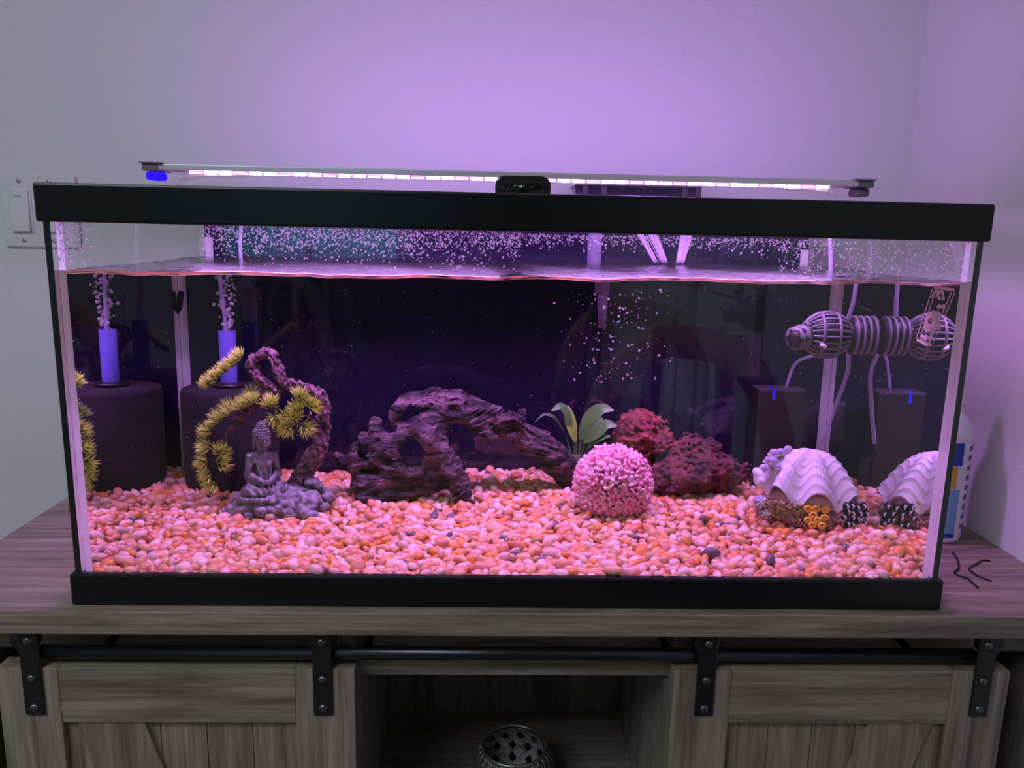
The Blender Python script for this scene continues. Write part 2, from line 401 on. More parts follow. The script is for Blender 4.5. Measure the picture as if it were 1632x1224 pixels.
# ------------------------------------------------------------------ tank
H, RTH, RBH = 16.815, 1.425, 1.36
TW, TD = 18.1, 17.35             # outer half width, outer depth of the rims
GX, GB = 17.7, 16.8              # inner water half width and back plane
def rim(name, z0, z1, parent, lip):
    b = MB()
    t = .42
    b.box((-TW, 0, z0), (TW, t, z1), .09); b.box((-TW, TD - t, z0), (TW, TD, z1), .09)
    b.box((-TW, .2, z0), (-TW + t, TD - .2, z1), .06); b.box((TW - t, .2, z0), (TW, TD - .2, z1), .06)
    if lip:
        b.box((-TW + .3, .3, z1 - .5), (TW - .3, 1.0, z1 - .38)); b.box((-TW + .3, TD - 1.0, z1 - .5), (TW - .3, TD - .3, z1 - .38))
        b.box((-.9, .3, z1 - .52), (.9, TD - .3, z1 - .36), .03)
    return b.build(name, M_black, parent)
def tank():
    e = empty('fish_tank', (0, TD / 2, 0))
    rim('top_rim', H - RTH, H, e, True); rim('bottom_rim', 0, RBH, e, False)
    bx('front_pane', (-17.95, .06, .3), (17.95, .24, H - .4), M_pane, e)
    bx('back_pane', (-17.7, GB + .05, .3), (17.7, GB + .25, H - .4), M_pane, e)
    for s in (-1, 1):
        a, b = sorted((s * 17.73, s * 17.95))
        sp = bx('side_pane', (a, .25, .3), (b, GB + .3, H - .4), M_pane, e)
        a, b = sorted((s * 17.70, s * 17.95)); bx('glass_edge', (a, .244, RBH - .05), (b, .249, H - RTH + .05), M_edge, sp)
        for yc, sy, w, zt in ((.262, 1, .42, H - RTH + .1), (GB - .02, -1, .34, 14.6)):      # curved silicone fillets in the front and back corners
            V = []
            for z in (RBH - .1, zt):
                for k in range(7):
                    t = k / 6 * math.pi / 2; V.append((s * (17.68 - w + w * math.sin(t)), yc + sy * w * (1 - math.cos(t)) * 1.0, z))
            mk('silicone_seam', V, [(k, k + 1, 8 + k, 7 + k) for k in range(6)], M_sil, e, True)
        if s > 0: side = sp
    bx('bottom_pane', (-17.9, .1, .25), (17.9, GB + .2, .5), M_pane, e)
    bx('background_sheet', (-17.9, GB + .28, .6), (17.9, GB + .33, 16.2), M_film, e)
    # sticker on the side pane
    x = 17.64; V = []; P = {'a': (3.85, 13.45), 'b': (1.85, 13.42), 'c': (3.6, 10.95), 'd': (5.02, 11.1)}
    c0, c1, c2, c3 = [np.array(P[k]) for k in 'abcd']
    def bil(u, v): return c0 * (1 - u) * (1 - v) + c1 * u * (1 - v) + c2 * u * v + c3 * (1 - u) * v
    M_stk = pbr('sticker_print', (.78, .62, .62), .5); M_ink = pbr('sticker_dark', (.03, .025, .04), .5); M_yel = pbr('sticker_yellow', (.6, .45, .12), .5)
    def strip(name, uvs, m, lift):
        V = [(x - lift, *bil(u, v)) for u, v in uvs]; n = len(V)
        V2 = [(v[0] + .01, v[1], v[2]) for v in V]
        return mk(name, V + V2, [tuple(range(n)), tuple(range(2 * n - 1, n - 1, -1))] + [(k, n + k, n + (k + 1) % n, (k + 1) % n) for k in range(n)], m, side)
    def seg(p, q, w):
        p = np.array(p); q = np.array(q); d = q - p; d /= np.linalg.norm(d); m = np.array([-d[1], d[0]]) * w
        return [p + m, q + m, q - m, p - m]
    for p, q in (((.06, 0), (.94, 0)), ((1, .03), (1, .97)), ((.94, 1), (.06, 1)), ((0, .97), (0, .03))): strip('sticker_border', seg(p, q, .022), M_stk, .02)
    def oval(name, cu, cv, ru, rv, m, l): strip(name, [(cu + ru * math.cos(t), cv + rv * math.sin(t)) for t in np.linspace(0, 2 * math.pi, 28, endpoint=False)], m, l)
    oval('sticker_disc', .5, .60, .33, .20, M_stk, .03); oval('sticker_hub', .52, .59, .12, .055, M_ink, .04); oval('sticker_yolk', .55, .575, .05, .025, M_yel, .05)
    oval('sticker_dot', .70, .31, .12, .04, M_stk, .03)
    strip('sticker_bar', [(.25, .87), (.78, .87), (.78, .93), (.25, .93)], M_stk, .03)
    for p, q in (((.14, .20), (.14, .09)), ((.14, .09), (.30, .06)), ((.30, .06), (.44, .09)), ((.44, .09), (.48, .17)), ((.48, .17), (.62, .18))): strip('sticker_hook', seg(p, q, .03), M_stk, .03)
    # droplets on the inside of the front pane above the waterline
    ico = bmesh.new(); bmesh.ops.create_icosphere(ico, subdivisions=1, radius=1); ico.verts.index_update()
    iv = np.array([v.co[:] for v in ico.verts]); fi = [[v.index for v in f.verts] for f in ico.faces]; ico.free()
    b = MB()
    for k in range(4600):
        u = nrg.random()
        if u < .12: px = nrg.normal(105, 18); py = nrg.uniform(358, 428)
        elif u < .62: px = nrg.uniform(320, 830); py = 358 + (px - 320) * .02 + abs(nrg.normal(0, 24))
        elif u < .86: px = nrg.uniform(800, 1330); py = 372 + (px - 800) * .02 + abs(nrg.normal(0, 10))
        else: px = nrg.uniform(1240, 1555); py = nrg.uniform(384, 440)
        p = air(px, py, .25)
        if p[2] < 13.78 or p[2] > 15.45 or abs(p[0]) > 17.5: continue
        r = .016 + .034 * nrg.random() ** 2
        b.add([(p[0] + v[0] * r * .9, .25 + v[1] * r * .6, p[2] + v[2] * r) for v in iv], fi)
    tag(b.build('condensation', M_drop, e, True, origin=(0, .25, 14)), 'condensation droplets on the inside of the glass', kind='stuff')
    tag(e, 'rectangular glass fish tank with wide black plastic rims standing on the cabinet', 'fish tank')
    return e
TANK = tank()

# ------------------------------------------------------------------ water
WZ = 13.60
def ripple(x, y):
    return .035 * math.sin(1.1 * x + .6 * y + 1.5 * math.sin(.35 * x)) + .035 * mnoise.noise((x * .5, y * .8, 3)) + .034 * mnoise.noise((x * 1.4, y * 2.0, 8)) + .030 * mnoise.noise((x * 2.6, y * 4, 1)) * (.4 + .6 * math.exp(-((x - 1) / 9) ** 2))
def water():
    nx, ny = 340, 150; V = []; F = []; mi = []
    for j in range(ny + 1):
        y = YG + (GB - YG) * j / ny
        for i in range(nx + 1):
            x = -GX + 2 * GX * i / nx
            z = WZ + .0062 * x + ripple(x, y) + .10 * math.exp(-(y - YG) / .10) + .05 * math.exp(-(GX - abs(x)) / .15)
            V.append((x, y, z))
    q = lambda i, j: j * (nx + 1) + i
    for j in range(ny):
        for i in range(nx): F.append((q(i, j), q(i + 1, j), q(i + 1, j + 1), q(i, j + 1))); mi.append(1)
    n0 = len(V)
    for i in range(nx + 1): V += [(-GX + 2 * GX * i / nx, YG, .5), V[q(i, 0)]]
    for i in range(nx): a = n0 + 2 * i; F.append((a, a + 2, a + 3, a + 1)); mi.append(0)
    for s, i in ((-1, 0), (1, nx)):
        n1 = len(V)
        for j in range(ny + 1): V += [(s * GX, V[q(i, j)][1], .5), V[q(i, j)]]
        for j in range(ny):
            a = n1 + 2 * j; f = (a, a + 1, a + 3, a + 2); F.append(f if s < 0 else f[::-1]); mi.append(2)
    o = mk('aquarium_water', V, F, [M_wfront, M_wtop, M_wside], None, False, mi)
    o.data.polygons.foreach_set('use_smooth', np.array(mi) == 1)
    # the meniscus bead along the front glass
    pts = []
    for i in range(0, 181):
        x = -GX + .25 + (2 * GX - .5) * i / 180; pts.append((x, YG + .045, WZ + .0062 * x + ripple(x, YG) + .04))
    MB().tube(pts, .065, 8).build('meniscus', M_men, o, True)
    tag(o, 'clear rippled water filling the tank up to its wavy surface line', 'water', kind='stuff')
M_men = glass('meniscus_water', 1.28, (1, .86, .84), .12)
water()

# ------------------------------------------------------------------ gravel
def gz(x, y): return 1.23 + .043 * y + .10 * mnoise.noise((x * .25, y * .25, 2)) + .12 * max(0, min(1, (y - 10) / 6)) * math.sin(x * .35 + 1)
PAL = [('salmon pink', (.60, .25, .13)), ('orange', (.62, .23, .04)), ('creamy white', (.74, .52, .40)), ('peach', (.64, .35, .17)), ('pale pink', (.66, .40, .32)), ('brick red', (.46, .12, .05)), ('dark grey', (.11, .09, .09)), ('tan', (.46, .26, .10))]
PW = [.24, .11, .18, .22, .15, .04, .015, .045]
PM = [pbr('pebble_' + n.replace(' ', '_'), c, .32, tuple(min(1, k * 1.18 + .02) for k in c), 60, spec=.4) for n, c in PAL]
def gravel():
    bm = bmesh.new(); bmesh.ops.create_icosphere(bm, subdivisions=2, radius=1); bm.verts.index_update()
    base = np.array([v.co[:] for v in bm.verts]); fc = np.array([[v.index for v in f.verts] for f in bm.faces]); bm.free()
    shapes = []
    for k in range(10):
        a = np.array([1.0, .78 - .02 * k % .2, .58 + .03 * (k % 4)])
        d = np.array([1 + .16 * mnoise.noise((v[0] * 1.1 + k * 7, v[1] * 1.1, v[2] * 1.1)) for v in base])
        shapes.append(base * d[:, None] * a)
    pts = []; sp = .46; j = 0; y = YG + .17
    while y < GB - .1:
        x = -GX + .18 + (.5 * sp if j % 2 else 0)
        while x < GX - .15:
            pts.append((x + nrg.normal(0, .075), y + (nrg.normal(0, .07) if j else abs(nrg.normal(0, .03))), 0)); x += sp
            if nrg.random() < .22: pts.append((x + nrg.normal(0, .15), y + nrg.normal(0, .12), .13))
        y += sp * .87; j += 1
    items = []
    for (x, y, up) in pts:
        if y < YG + .12: y = YG + .12
        if y > GB - .1 or abs(x) > GX - .12: continue
        s = float(np.clip(nrg.normal(.30, .07), .15, .47)); c = int(nrg.choice(8, p=PW))
        e = Euler((nrg.normal(0, .45), nrg.normal(0, .45), nrg.uniform(0, 6.28)))
        items.append((x, max(y, YG + s * .72), gz(x, y) + up + nrg.normal(-.02, .05), s, c, e, int(nrg.integers(10))))
    items.sort(key=lambda t: t[1])
    near = items[:300]; rest = items[300:]
    zones = [(-18, -13.6, 'left of the bonsai ornament'), (-13.6, -9, 'in front of the bonsai ornament'), (-9, -3.5, 'in front of the driftwood holes'), (-3.5, 3, 'in front of the driftwood arch'), (3, 7, 'in front of the pink coral ball'), (7, 12, 'in front of the red lava rocks'), (12, 18, 'in front of the clam ornament')]
    meshes = {}
    for (x, y, z, s, c, e, k) in near:
        if (k, c) not in meshes:
            me = bpy.data.meshes.new('pebble'); me.from_pydata((shapes[k] * I).tolist(), [], fc.tolist()); me.materials.append(PM[c])
            me.polygons.foreach_set('use_smooth', np.ones(len(fc), bool)); meshes[(k, c)] = me
        o = bpy.data.objects.new('pebble', meshes[(k, c)]); COL.objects.link(o)
        o.location = Vector((x, y, z)) * I; o.rotation_euler = e; o.scale = (s, s, s)
        zn = [t[2] for t in zones if t[0] <= x < t[1]][0]
        sz = 'small ' if s < .265 else 'large ' if s > .335 else 'middling '
        tag(o, f'{sz}{PAL[c][0]} pebble lying against the front glass {zn}', 'pebble', f'{sz}{PAL[c][0]} pebbles {zn}')
    V = []; F = []; mi = []; n = 0
    for (x, y, z, s, c, e, k) in rest:
        R = np.array(e.to_matrix()); V.append(shapes[k] @ R.T * s + np.array([x, y, z])); F.append(fc + n); mi += [c] * len(fc); n += len(base)
    V = np.concatenate(V); F = np.concatenate(F).tolist()
    g = []; nx, ny = 90, 44
    for j in range(ny + 1):
        for i in range(nx + 1):
            x = -GX + .03 + (2 * GX - .06) * i / nx; y = YG + .03 + (GB - YG - .06) * j / ny
            g.append((x, y, gz(x, y) - .14))
    for j in range(ny):
        for i in range(nx): a = n + j * (nx + 1) + i; F.append((a, a + 1, a + nx + 2, a + nx + 1)); mi.append(7)
    V = np.concatenate([V, np.array(g)])
    o = mk('gravel', V, F, PM, None, True, mi)
    tag(o, 'bed of small rounded pink and orange gravel covering the tank floor', 'gravel', kind='stuff')
gravel()

# ------------------------------------------------------------------ LED bar
M_led = emit('led_white', (1.0, .62, .98), 30); M_led2 = emit('led_pink', (1.0, .2, .75), 16); M_bluecap = emit('blue_lit_cap', (.03, .01, 1.0), 1.0)
LED_C = (.66, .27, 1.0)
def led():
    y, z = 8.2, 17.66; x0, x1 = -17.2, 16.85
    e = empty('led_bar', (0, y, H))
    bx('housing', (x0 + .4, y - .75, z + .12), (x1 - .4, y + .75, z + .42), M_alu, e, .06)
    bx('lens', (x0 + 1.2, y - .62, z - .02), (x1 - 1.2, y + .62, z + .11), M_acryl, e, .03)
    for x, m in ((x0, M_bluecap), (x1, M_cap)):
        s = 1 if x < 0 else -1; a, b = sorted((x, x + s * .75))
        bx('end_cap', (a, y - .8, z + .08), (b, y + .8, z + .38), M_cap, e, .05)
        a, b = sorted((x - s * .05, x + s * .95)); bx('cap_wing', (a, y - .9, z + .40), (b, y + .9, z + .47), M_cap, e)
        a, b = sorted((x + s * .02, x + s * .68)); bx('cap_foot', (a, y - .5, z - .32), (b, y + .5, z + .06), m, e, .12)
    n = 44
    for i in range(n):
        x = x0 + 2.4 + (x1 - x0 - 4.8) * i / (n - 1)
        bx('led', (x - .28, y - .70, z + .02), (x + .28, y - .58, z + .075), M_led if i % 3 else M_led2, e)
    for s, x in ((1, x0 + .6), (-1, x1 - .6)):
        for dy in (-.6, 0, .6):
            c = [(x + s * 3.6, y + dy, z + .02), (x + s * 2.0, y + dy, z - .02), (x + s * .9, y + dy, z - .22), (x + s * .25, y + dy, z - .6), (x - s * .1, y + dy, H + .02)]
            MB().tube(crv(c, 6), .075, 8).build('bracket_arm', M_acryl, e, True)
    tag(e, 'slim silver LED bar glowing pink and violet across the top of the tank', 'aquarium light')
    area_light('led_bar_lamp', (-.2, y, z - .45), (0, 0, -1), 31, 1.0, 7.0, LED_C)
    area_light('led_bar_lamp_spill', (1.5, y + 1.0, z + .1), (0, .6, .8), 31, .4, 1.5, (.60, .22, 1.0))
led()

# ------------------------------------------------------------------ lid handle, hang-on filter
def text_mesh(txt, size, mat, parent, loc, rx=math.pi / 2, ext=.02):
    c = bpy.data.curves.new('lettering', 'FONT'); c.body = txt; c.size = size * I; c.extrude = ext * I; c.align_x = 'CENTER'; c.align_y = 'CENTER'
    t = bpy.data.objects.new('lettering_tmp', c); COL.objects.link(t); bpy.context.view_layer.update()
    me = bpy.data.meshes.new_from_object(t.evaluated_get(bpy.context.evaluated_depsgraph_get())); bpy.data.objects.remove(t); bpy.data.curves.remove(c)
    me.materials.clear(); me.materials.append(mat)
    o = bpy.data.objects.new('lettering', me); finish(o, parent, loc); o.rotation_euler = (rx, 0, 0); return o
def handle():
    e = empty('lid_handle', (.1, 2.6, H))
    P = []
    for cx, cz, a0 in ((.78, .38, 0), (-.66, .38, 90)):
        for k in range(7):
            t = math.radians(a0 + 90 * k / 6); P.append((cx + .40 * math.cos(t) + .02, H + .06 + cz + .34 * math.sin(t)))
    P += [(-1.06, H - .2), (1.2, H - .2)]
    n = len(P); V = [(p[0], 2.35, p[1]) for p in P] + [(p[0], 3.0, p[1]) for p in P]
    bm = bmesh.new(); vs = [bm.verts.new(v) for v in V]
    bm.faces.new(vs[:n][::-1]); bm.faces.new(vs[n:])
    for k in range(n): bm.faces.new((vs[k], vs[(k + 1) % n], vs[n + (k + 1) % n], vs[n + k]))
    bm.normal_update(); bmesh.ops.bevel(bm, geom=[ed for ed in bm.edges if abs(ed.verts[0].co.y - ed.verts[1].co.y) < .01], offset=.08, segments=3, affect='EDGES')
    bmesh.ops.recalc_face_normals(bm, faces=bm.faces); bm.verts.index_update()
    mk('grip', [v.co[:] for v in bm.verts], [[v.index for v in f.verts] for f in bm.faces], M_gloss, e, True); bm.free()
    text_mesh('AQUEON', .36, M_gloss, e, (.08, 2.345, H + .36))
    tag(e, 'small glossy black rounded lid handle at the middle of the rim', 'lid handle')
M_gloss = pbr('glossy_black', (.012, .012, .013), .16, bump=.15, bscale=300, bdist=.0008)
handle()
M_smoke = clear('smoky_plastic', 1.4, tint=(.42, .4, .48), extra=((.10, .09, .13), .35))
M_fbody = pbr('filter_black', (.005, .006, .006), .4)
def hob():
    e = empty('hang_on_filter', (7.5, 18, 9))
    bx('body', (3.9, 17.5, 10.0), (11.2, 20.2, 16.9), M_fbody, e, .2)
    bx('spout', (6.7, 15.4, 15.6), (10.9, 17.45, 16.1), M_smoke, e, .06)
    l = bx('lid', (3.75, 17.4, 17.95), (11.3, 20.2, 18.1), M_smoke, e, .05)
    bx('lid_wall', (3.8, 17.4, 16.9), (11.25, 17.52, 17.95), M_smoke, e)
    for x in (4.2, 5.3, 10.1, 10.9): bx('lid_rib', (x, 17.3, 16.95), (x + .35, 17.4, 18.05), M_fbody, l, .02)
    bx('lid_clip', (6.2, 17.28, 17.3), (9.9, 17.4, 17.6), M_smoke, e, .02)
    MB().tube([(4.75, 15.0, 16.6), (4.75, 15.0, 12.3)], .40, 16).build('intake_tube', M_tube, e, True)
    MB().tube([(4.78, 15.0, 12.3), (4.8, 15.0, 11.9), (4.82, 15.0, 10.4)], [.34, .28, .2], 12).build('strainer', M_tube, e, True)
    bx('intake_elbow', (4.3, 15.0, 16.2), (5.2, 17.45, 16.7), M_smoke, e, .1)
    tag(e, 'hang-on-back filter with smoky lid and grey intake tube behind the rim', 'aquarium filter')
    # the falling water: two fans of thin strands that meet at the surface
    b = MB()
    for k in range(56):
        t = rng.random(); left = k % 2
        xa = 6.9 + 1.3 * t if left else 10.4 - .8 * t
        xb = xa + (.75 + .45 * (1 - t) if left else -.25 - .3 * (1 - t))
        y = 15.15 + rng.uniform(-.15, .15); z1 = 13.75
        b.tube(crv([(xa, y, 15.6), ((xa * .6 + xb * .4), y - .25, 14.9), (xb, y - .45, z1)], 5), [.014 + .03 * rng.random()] * 10 + [.012], 5)
    tag(b.build('waterfall', M_fall, None, True), 'sparkling water pouring from the filter spout into the tank', 'waterfall', kind='stuff')
M_tube = clear('frosted_tube', 1.35, tint=(.8, .78, .9), extra=((.45, .42, .6), .45))
hob()

# ------------------------------------------------------------------ bubbles and specks
def blobs(name, items, mat, label, cat, sub=1):
    ico = bmesh.new(); bmesh.ops.create_icosphere(ico, subdivisions=sub, radius=1); ico.verts.index_update()
    iv = np.array([v.co[:] for v in ico.verts]); fi = np.array([[v.index for v in f.verts] for f in ico.faces]); ico.free()
    V = np.concatenate([iv * r + np.array(p) for p, r in items]); F = np.concatenate([fi + k * len(iv) for k in range(len(items))])
    return tag(mk(name, V, F, mat, None, True), label, cat, kind='stuff')

# ------------------------------------------------------------------ sponge filter
M_sponge = pbr('dark_sponge', (.007, .004, .007), .9, (.012, .007, .011), 300, bump=.5, bscale=700, bdist=.001)
M_lift = clear('blue_lift_tube', 1.35, tint=(.45, .42, .95), extra=((.34, .30, .88), .6))
M_air = clear('airline', 1.3, tint=(.85, .82, .95), extra=((.72, .66, .85), .5))
SX, SY = -14.72, 14.3
def sponge():
    e = empty('sponge_filter', (SX, SY, 1.9))
    MB().lathe([(.01, 1.8), (2.35, 1.8), (2.42, 2.1), (2.46, 6.8), (2.38, 7.0), (2.2, 7.06), (.01, 7.08)], (SX, SY, 0), 2, 40).build('sponge', M_sponge, e, True)
    MB().lathe([(.01, 7.08), (.85, 7.08), (.85, 7.26), (.6, 7.3), (.01, 7.3)], (SX, SY, 0), 2, 28).build('collar', M_metal, e, True)
    MB().lathe([(.43, 7.25), (.43, 10.0), (.38, 10.0), (.38, 7.3)], (SX, SY, 0), 2, 24).build('lift_tube', M_lift, e, True)
    MB().tube(crv([(SX + .05, SY - .1, 7.8), (SX - .02, SY - .15, 10.3), (SX - .12, SY - .3, 12.2), (SX - .2, SY - .2, 14.6), (SX - .1, SY + .8, 17.2)], 8), .10, 8).build('airline', M_air, e, True)
    tag(e, 'dark round sponge filter with blue lift tube in the back corner', 'sponge filter')
    it = []
    for k in range(90):
        t = rng.random(); z = 10.1 + t * 3.1; w = .22 + .35 * t
        it.append(((SX + rng.gauss(.05, w * .6), SY + rng.gauss(0, w * .5), z), rng.uniform(.05, .11)))
    for k in range(14): it.append(((SX + rng.uniform(-.2, .2), SY + rng.uniform(-.2, .2), rng.uniform(7.8, 10.1)), rng.uniform(.08, .15)))
    blobs('bubble_stream', it, M_bub, 'column of air bubbles rising from the blue lift tube', 'bubbles', 2)
sponge()
def misc_bubbles():
    it = []
    for k in range(190):
        px, py = rng.gauss(985, 45), rng.uniform(462, 610); Y = rng.uniform(11, 15.5)
        it.append((tuple(at(px, py, Y)), rng.choice([.02, .03, .035, .05, .07])))
    blobs('outflow_bubbles', it, M_bub, 'loose cloud of tiny bubbles below the filter outflow', 'bubbles', 1)
    it = []
    for k in range(240):
        px, py = rng.uniform(120, 1480), rng.uniform(460, 740); Y = rng.uniform(2, 15)
        it.append((tuple(at(px, py, Y)), rng.uniform(.008, .022)))
    blobs('water_specks', it, M_speck, 'tiny pale specks drifting in the water', 'specks', 1)
misc_bubbles()

# ------------------------------------------------------------------ bonsai ornament with seated statue
M_stone = pbr('grey_stone', (.12, .11, .12), .8, (.34, .32, .34), 110, bump=.5, bscale=260, ramp=(.35, .7))
M_bud = pbr('carved_grey_stone', (.07, .068, .075), .42, (.24, .23, .24), 120, bump=.15, bscale=300, ramp=(.3, .75))
M_bark = pbr('purple_bark', (.055, .025, .035), .75, (.30, .16, .20), 180, bump=.5, bscale=330, ramp=(.4, .72))
def needle_mat():
    m, t, out = nt('pine_needles'); b = t.nodes.new('ShaderNodeBsdfPrincipled'); t.links.new(b.outputs[0], out.inputs[0]); b.inputs['Roughness'].default_value = .5
    a = t.nodes.new('ShaderNodeAttribute'); a.attribute_name = 'tip'; r = t.nodes.new('ShaderNodeValToRGB')
    e = r.color_ramp.elements; e[0].color = (.04, .10, .025, 1); e[1].color = (.86, .98, .20, 1); e[0].position = .05; e[1].position = .9
    k = e.new(.5); k.color = (.34, .46, .09, 1)
    t.links.new(a.outputs['Fac'], r.inputs[0]); t.links.new(r.outputs[0], b.inputs['Base Color'])
    return m
M_needle = needle_mat()
def tuft(parent, c, up, R, n=85, flat=.75, yellow=1.0):
    c = np.array(c, float); up = np.array(up, float); up /= np.linalg.norm(up)
    V = []; F = []; tip = []
    for k in range(n):
        d = np.array([rng.gauss(0, 1) for _ in range(3)]); d /= np.linalg.norm(d)
        if d @ up < -.15: d = d - 2 * (d @ up) * up
        d = d + up * .35; d /= np.linalg.norm(d)
        L = R * rng.uniform(.7, 1.12); a = np.cross(d, [.3, .5, .8]); a /= np.linalg.norm(a); b2 = np.cross(d, a)
        bend = up * (.18 * L); w = .030; i = len(V)
        p0 = c + d * L * .06; p1 = c + d * L * .6 + bend * .3; p2 = c + d * L + bend
        for p, ww in ((p0, w), (p1, w * .9)):
            for t in (0, 2.09, 4.19): V.append(p + (a * math.cos(t) + b2 * math.sin(t)) * ww)
        V.append(p2); tip += [0] * 3 + [.6 * yellow] * 3 + [1.0 * yellow]
        F += [(i + q, i + (q + 1) % 3, i + 3 + (q + 1) % 3, i + 3 + q) for q in range(3)] + [(i + 3 + q, i + 3 + (q + 1) % 3, i + 6) for q in range(3)]
    o = mk('needle_tuft', V, F, M_needle, parent, False)
    at_ = o.data.attributes.new('tip', 'FLOAT', 'POINT'); at_.data.foreach_set('value', np.array(tip, np.float32))
    return o
def statue_field(X, Y, Z):
    C_ = lambda a, b, ra, rb: d_cap(X, Y, Z, a, b, ra, rb); E_ = lambda c, r: d_ell(X, Y, Z, c, r)
    # folded legs and robe lap
    d = E_((0, -.12, .16), (1.12, .66, .26))
    for s in (-1, 1):
        d = smin(d, C_((s * .25, .1, .32), (s * 1.0, -.22, .26), .34, .25), .12)
        d = smin(d, C_((s * .95, -.26, .24), (-s * .15, -.62, .22), .23, .18), .06)
    # torso
    t = C_((0, .12, .35), (0, .14, .85), .50, .44); t = smin(t, C_((0, .14, .9), (0, .12, 1.42), .42, .40), .12)
    t = smin(t, C_((-.46, .14, 1.48), (.46, .14, 1.48), .25, .25), .15)
    for s in (-1, 1): t = smin(t, E_((s * .2, -.16, 1.25), (.22, .16, .17)), .08)
    d = smin(d, t, .1)
    for s in (-1, 1):
        a = C_((s * .66, .14, 1.46), (s * .82, .06, .86), .23, .22); a = smin(a, C_((s * .82, .02, .82), (s * .2, -.48, .58), .2, .13), .06)
        a = smin(a, C_((s * .8, .05, .8), (s * .72, -.12, .42), .20, .16), .08)      # hanging sleeve
        d = smin(d, a, .05)
        d = smin(d, C_((s * .5, -.02, 1.62), (s * .2, -.40, .62), .07, .08), .03)     # robe edge
    d = smin(d, E_((0, -.52, .56), (.26, .17, .09)), .04); d = smin(d, E_((.05, -.56, .63), (.2, .12, .07)), .03)
    d = smin(d, C_((0, .12, 1.55), (0, .08, 1.95), .20, .17), .08)
    h = E_((0, .02, 2.2), (.325, .36, .42)); h = smin(h, E_((0, -.10, 1.98), (.22, .22, .17)), .08)
    for s in (-1, 1):
        h = smin(h, E_((s * .345, .06, 2.1), (.06, .10, .28)), .03)
        h = smin(h, E_((s * .14, -.315, 2.25), (.10, .05, .045)), .02)
        h = smin(h, C_((s * .04, -.36, 2.33), (s * .24, -.27, 2.35), .035, .03), .03)
        h = smin(h, E_((s * .17, -.22, 2.07), (.12, .1, .1)), .06)
    h = smin(h, C_((0, -.34, 2.32), (0, -.43, 2.13), .03, .06), .03)
    h = smin(h, C_((-.09, -.345, 1.99), (.09, -.345, 1.99), .03, .03), .02); h = smin(h, E_((0, -.30, 1.87), (.09, .08, .06)), .04)
    return smin(d, h, .05)
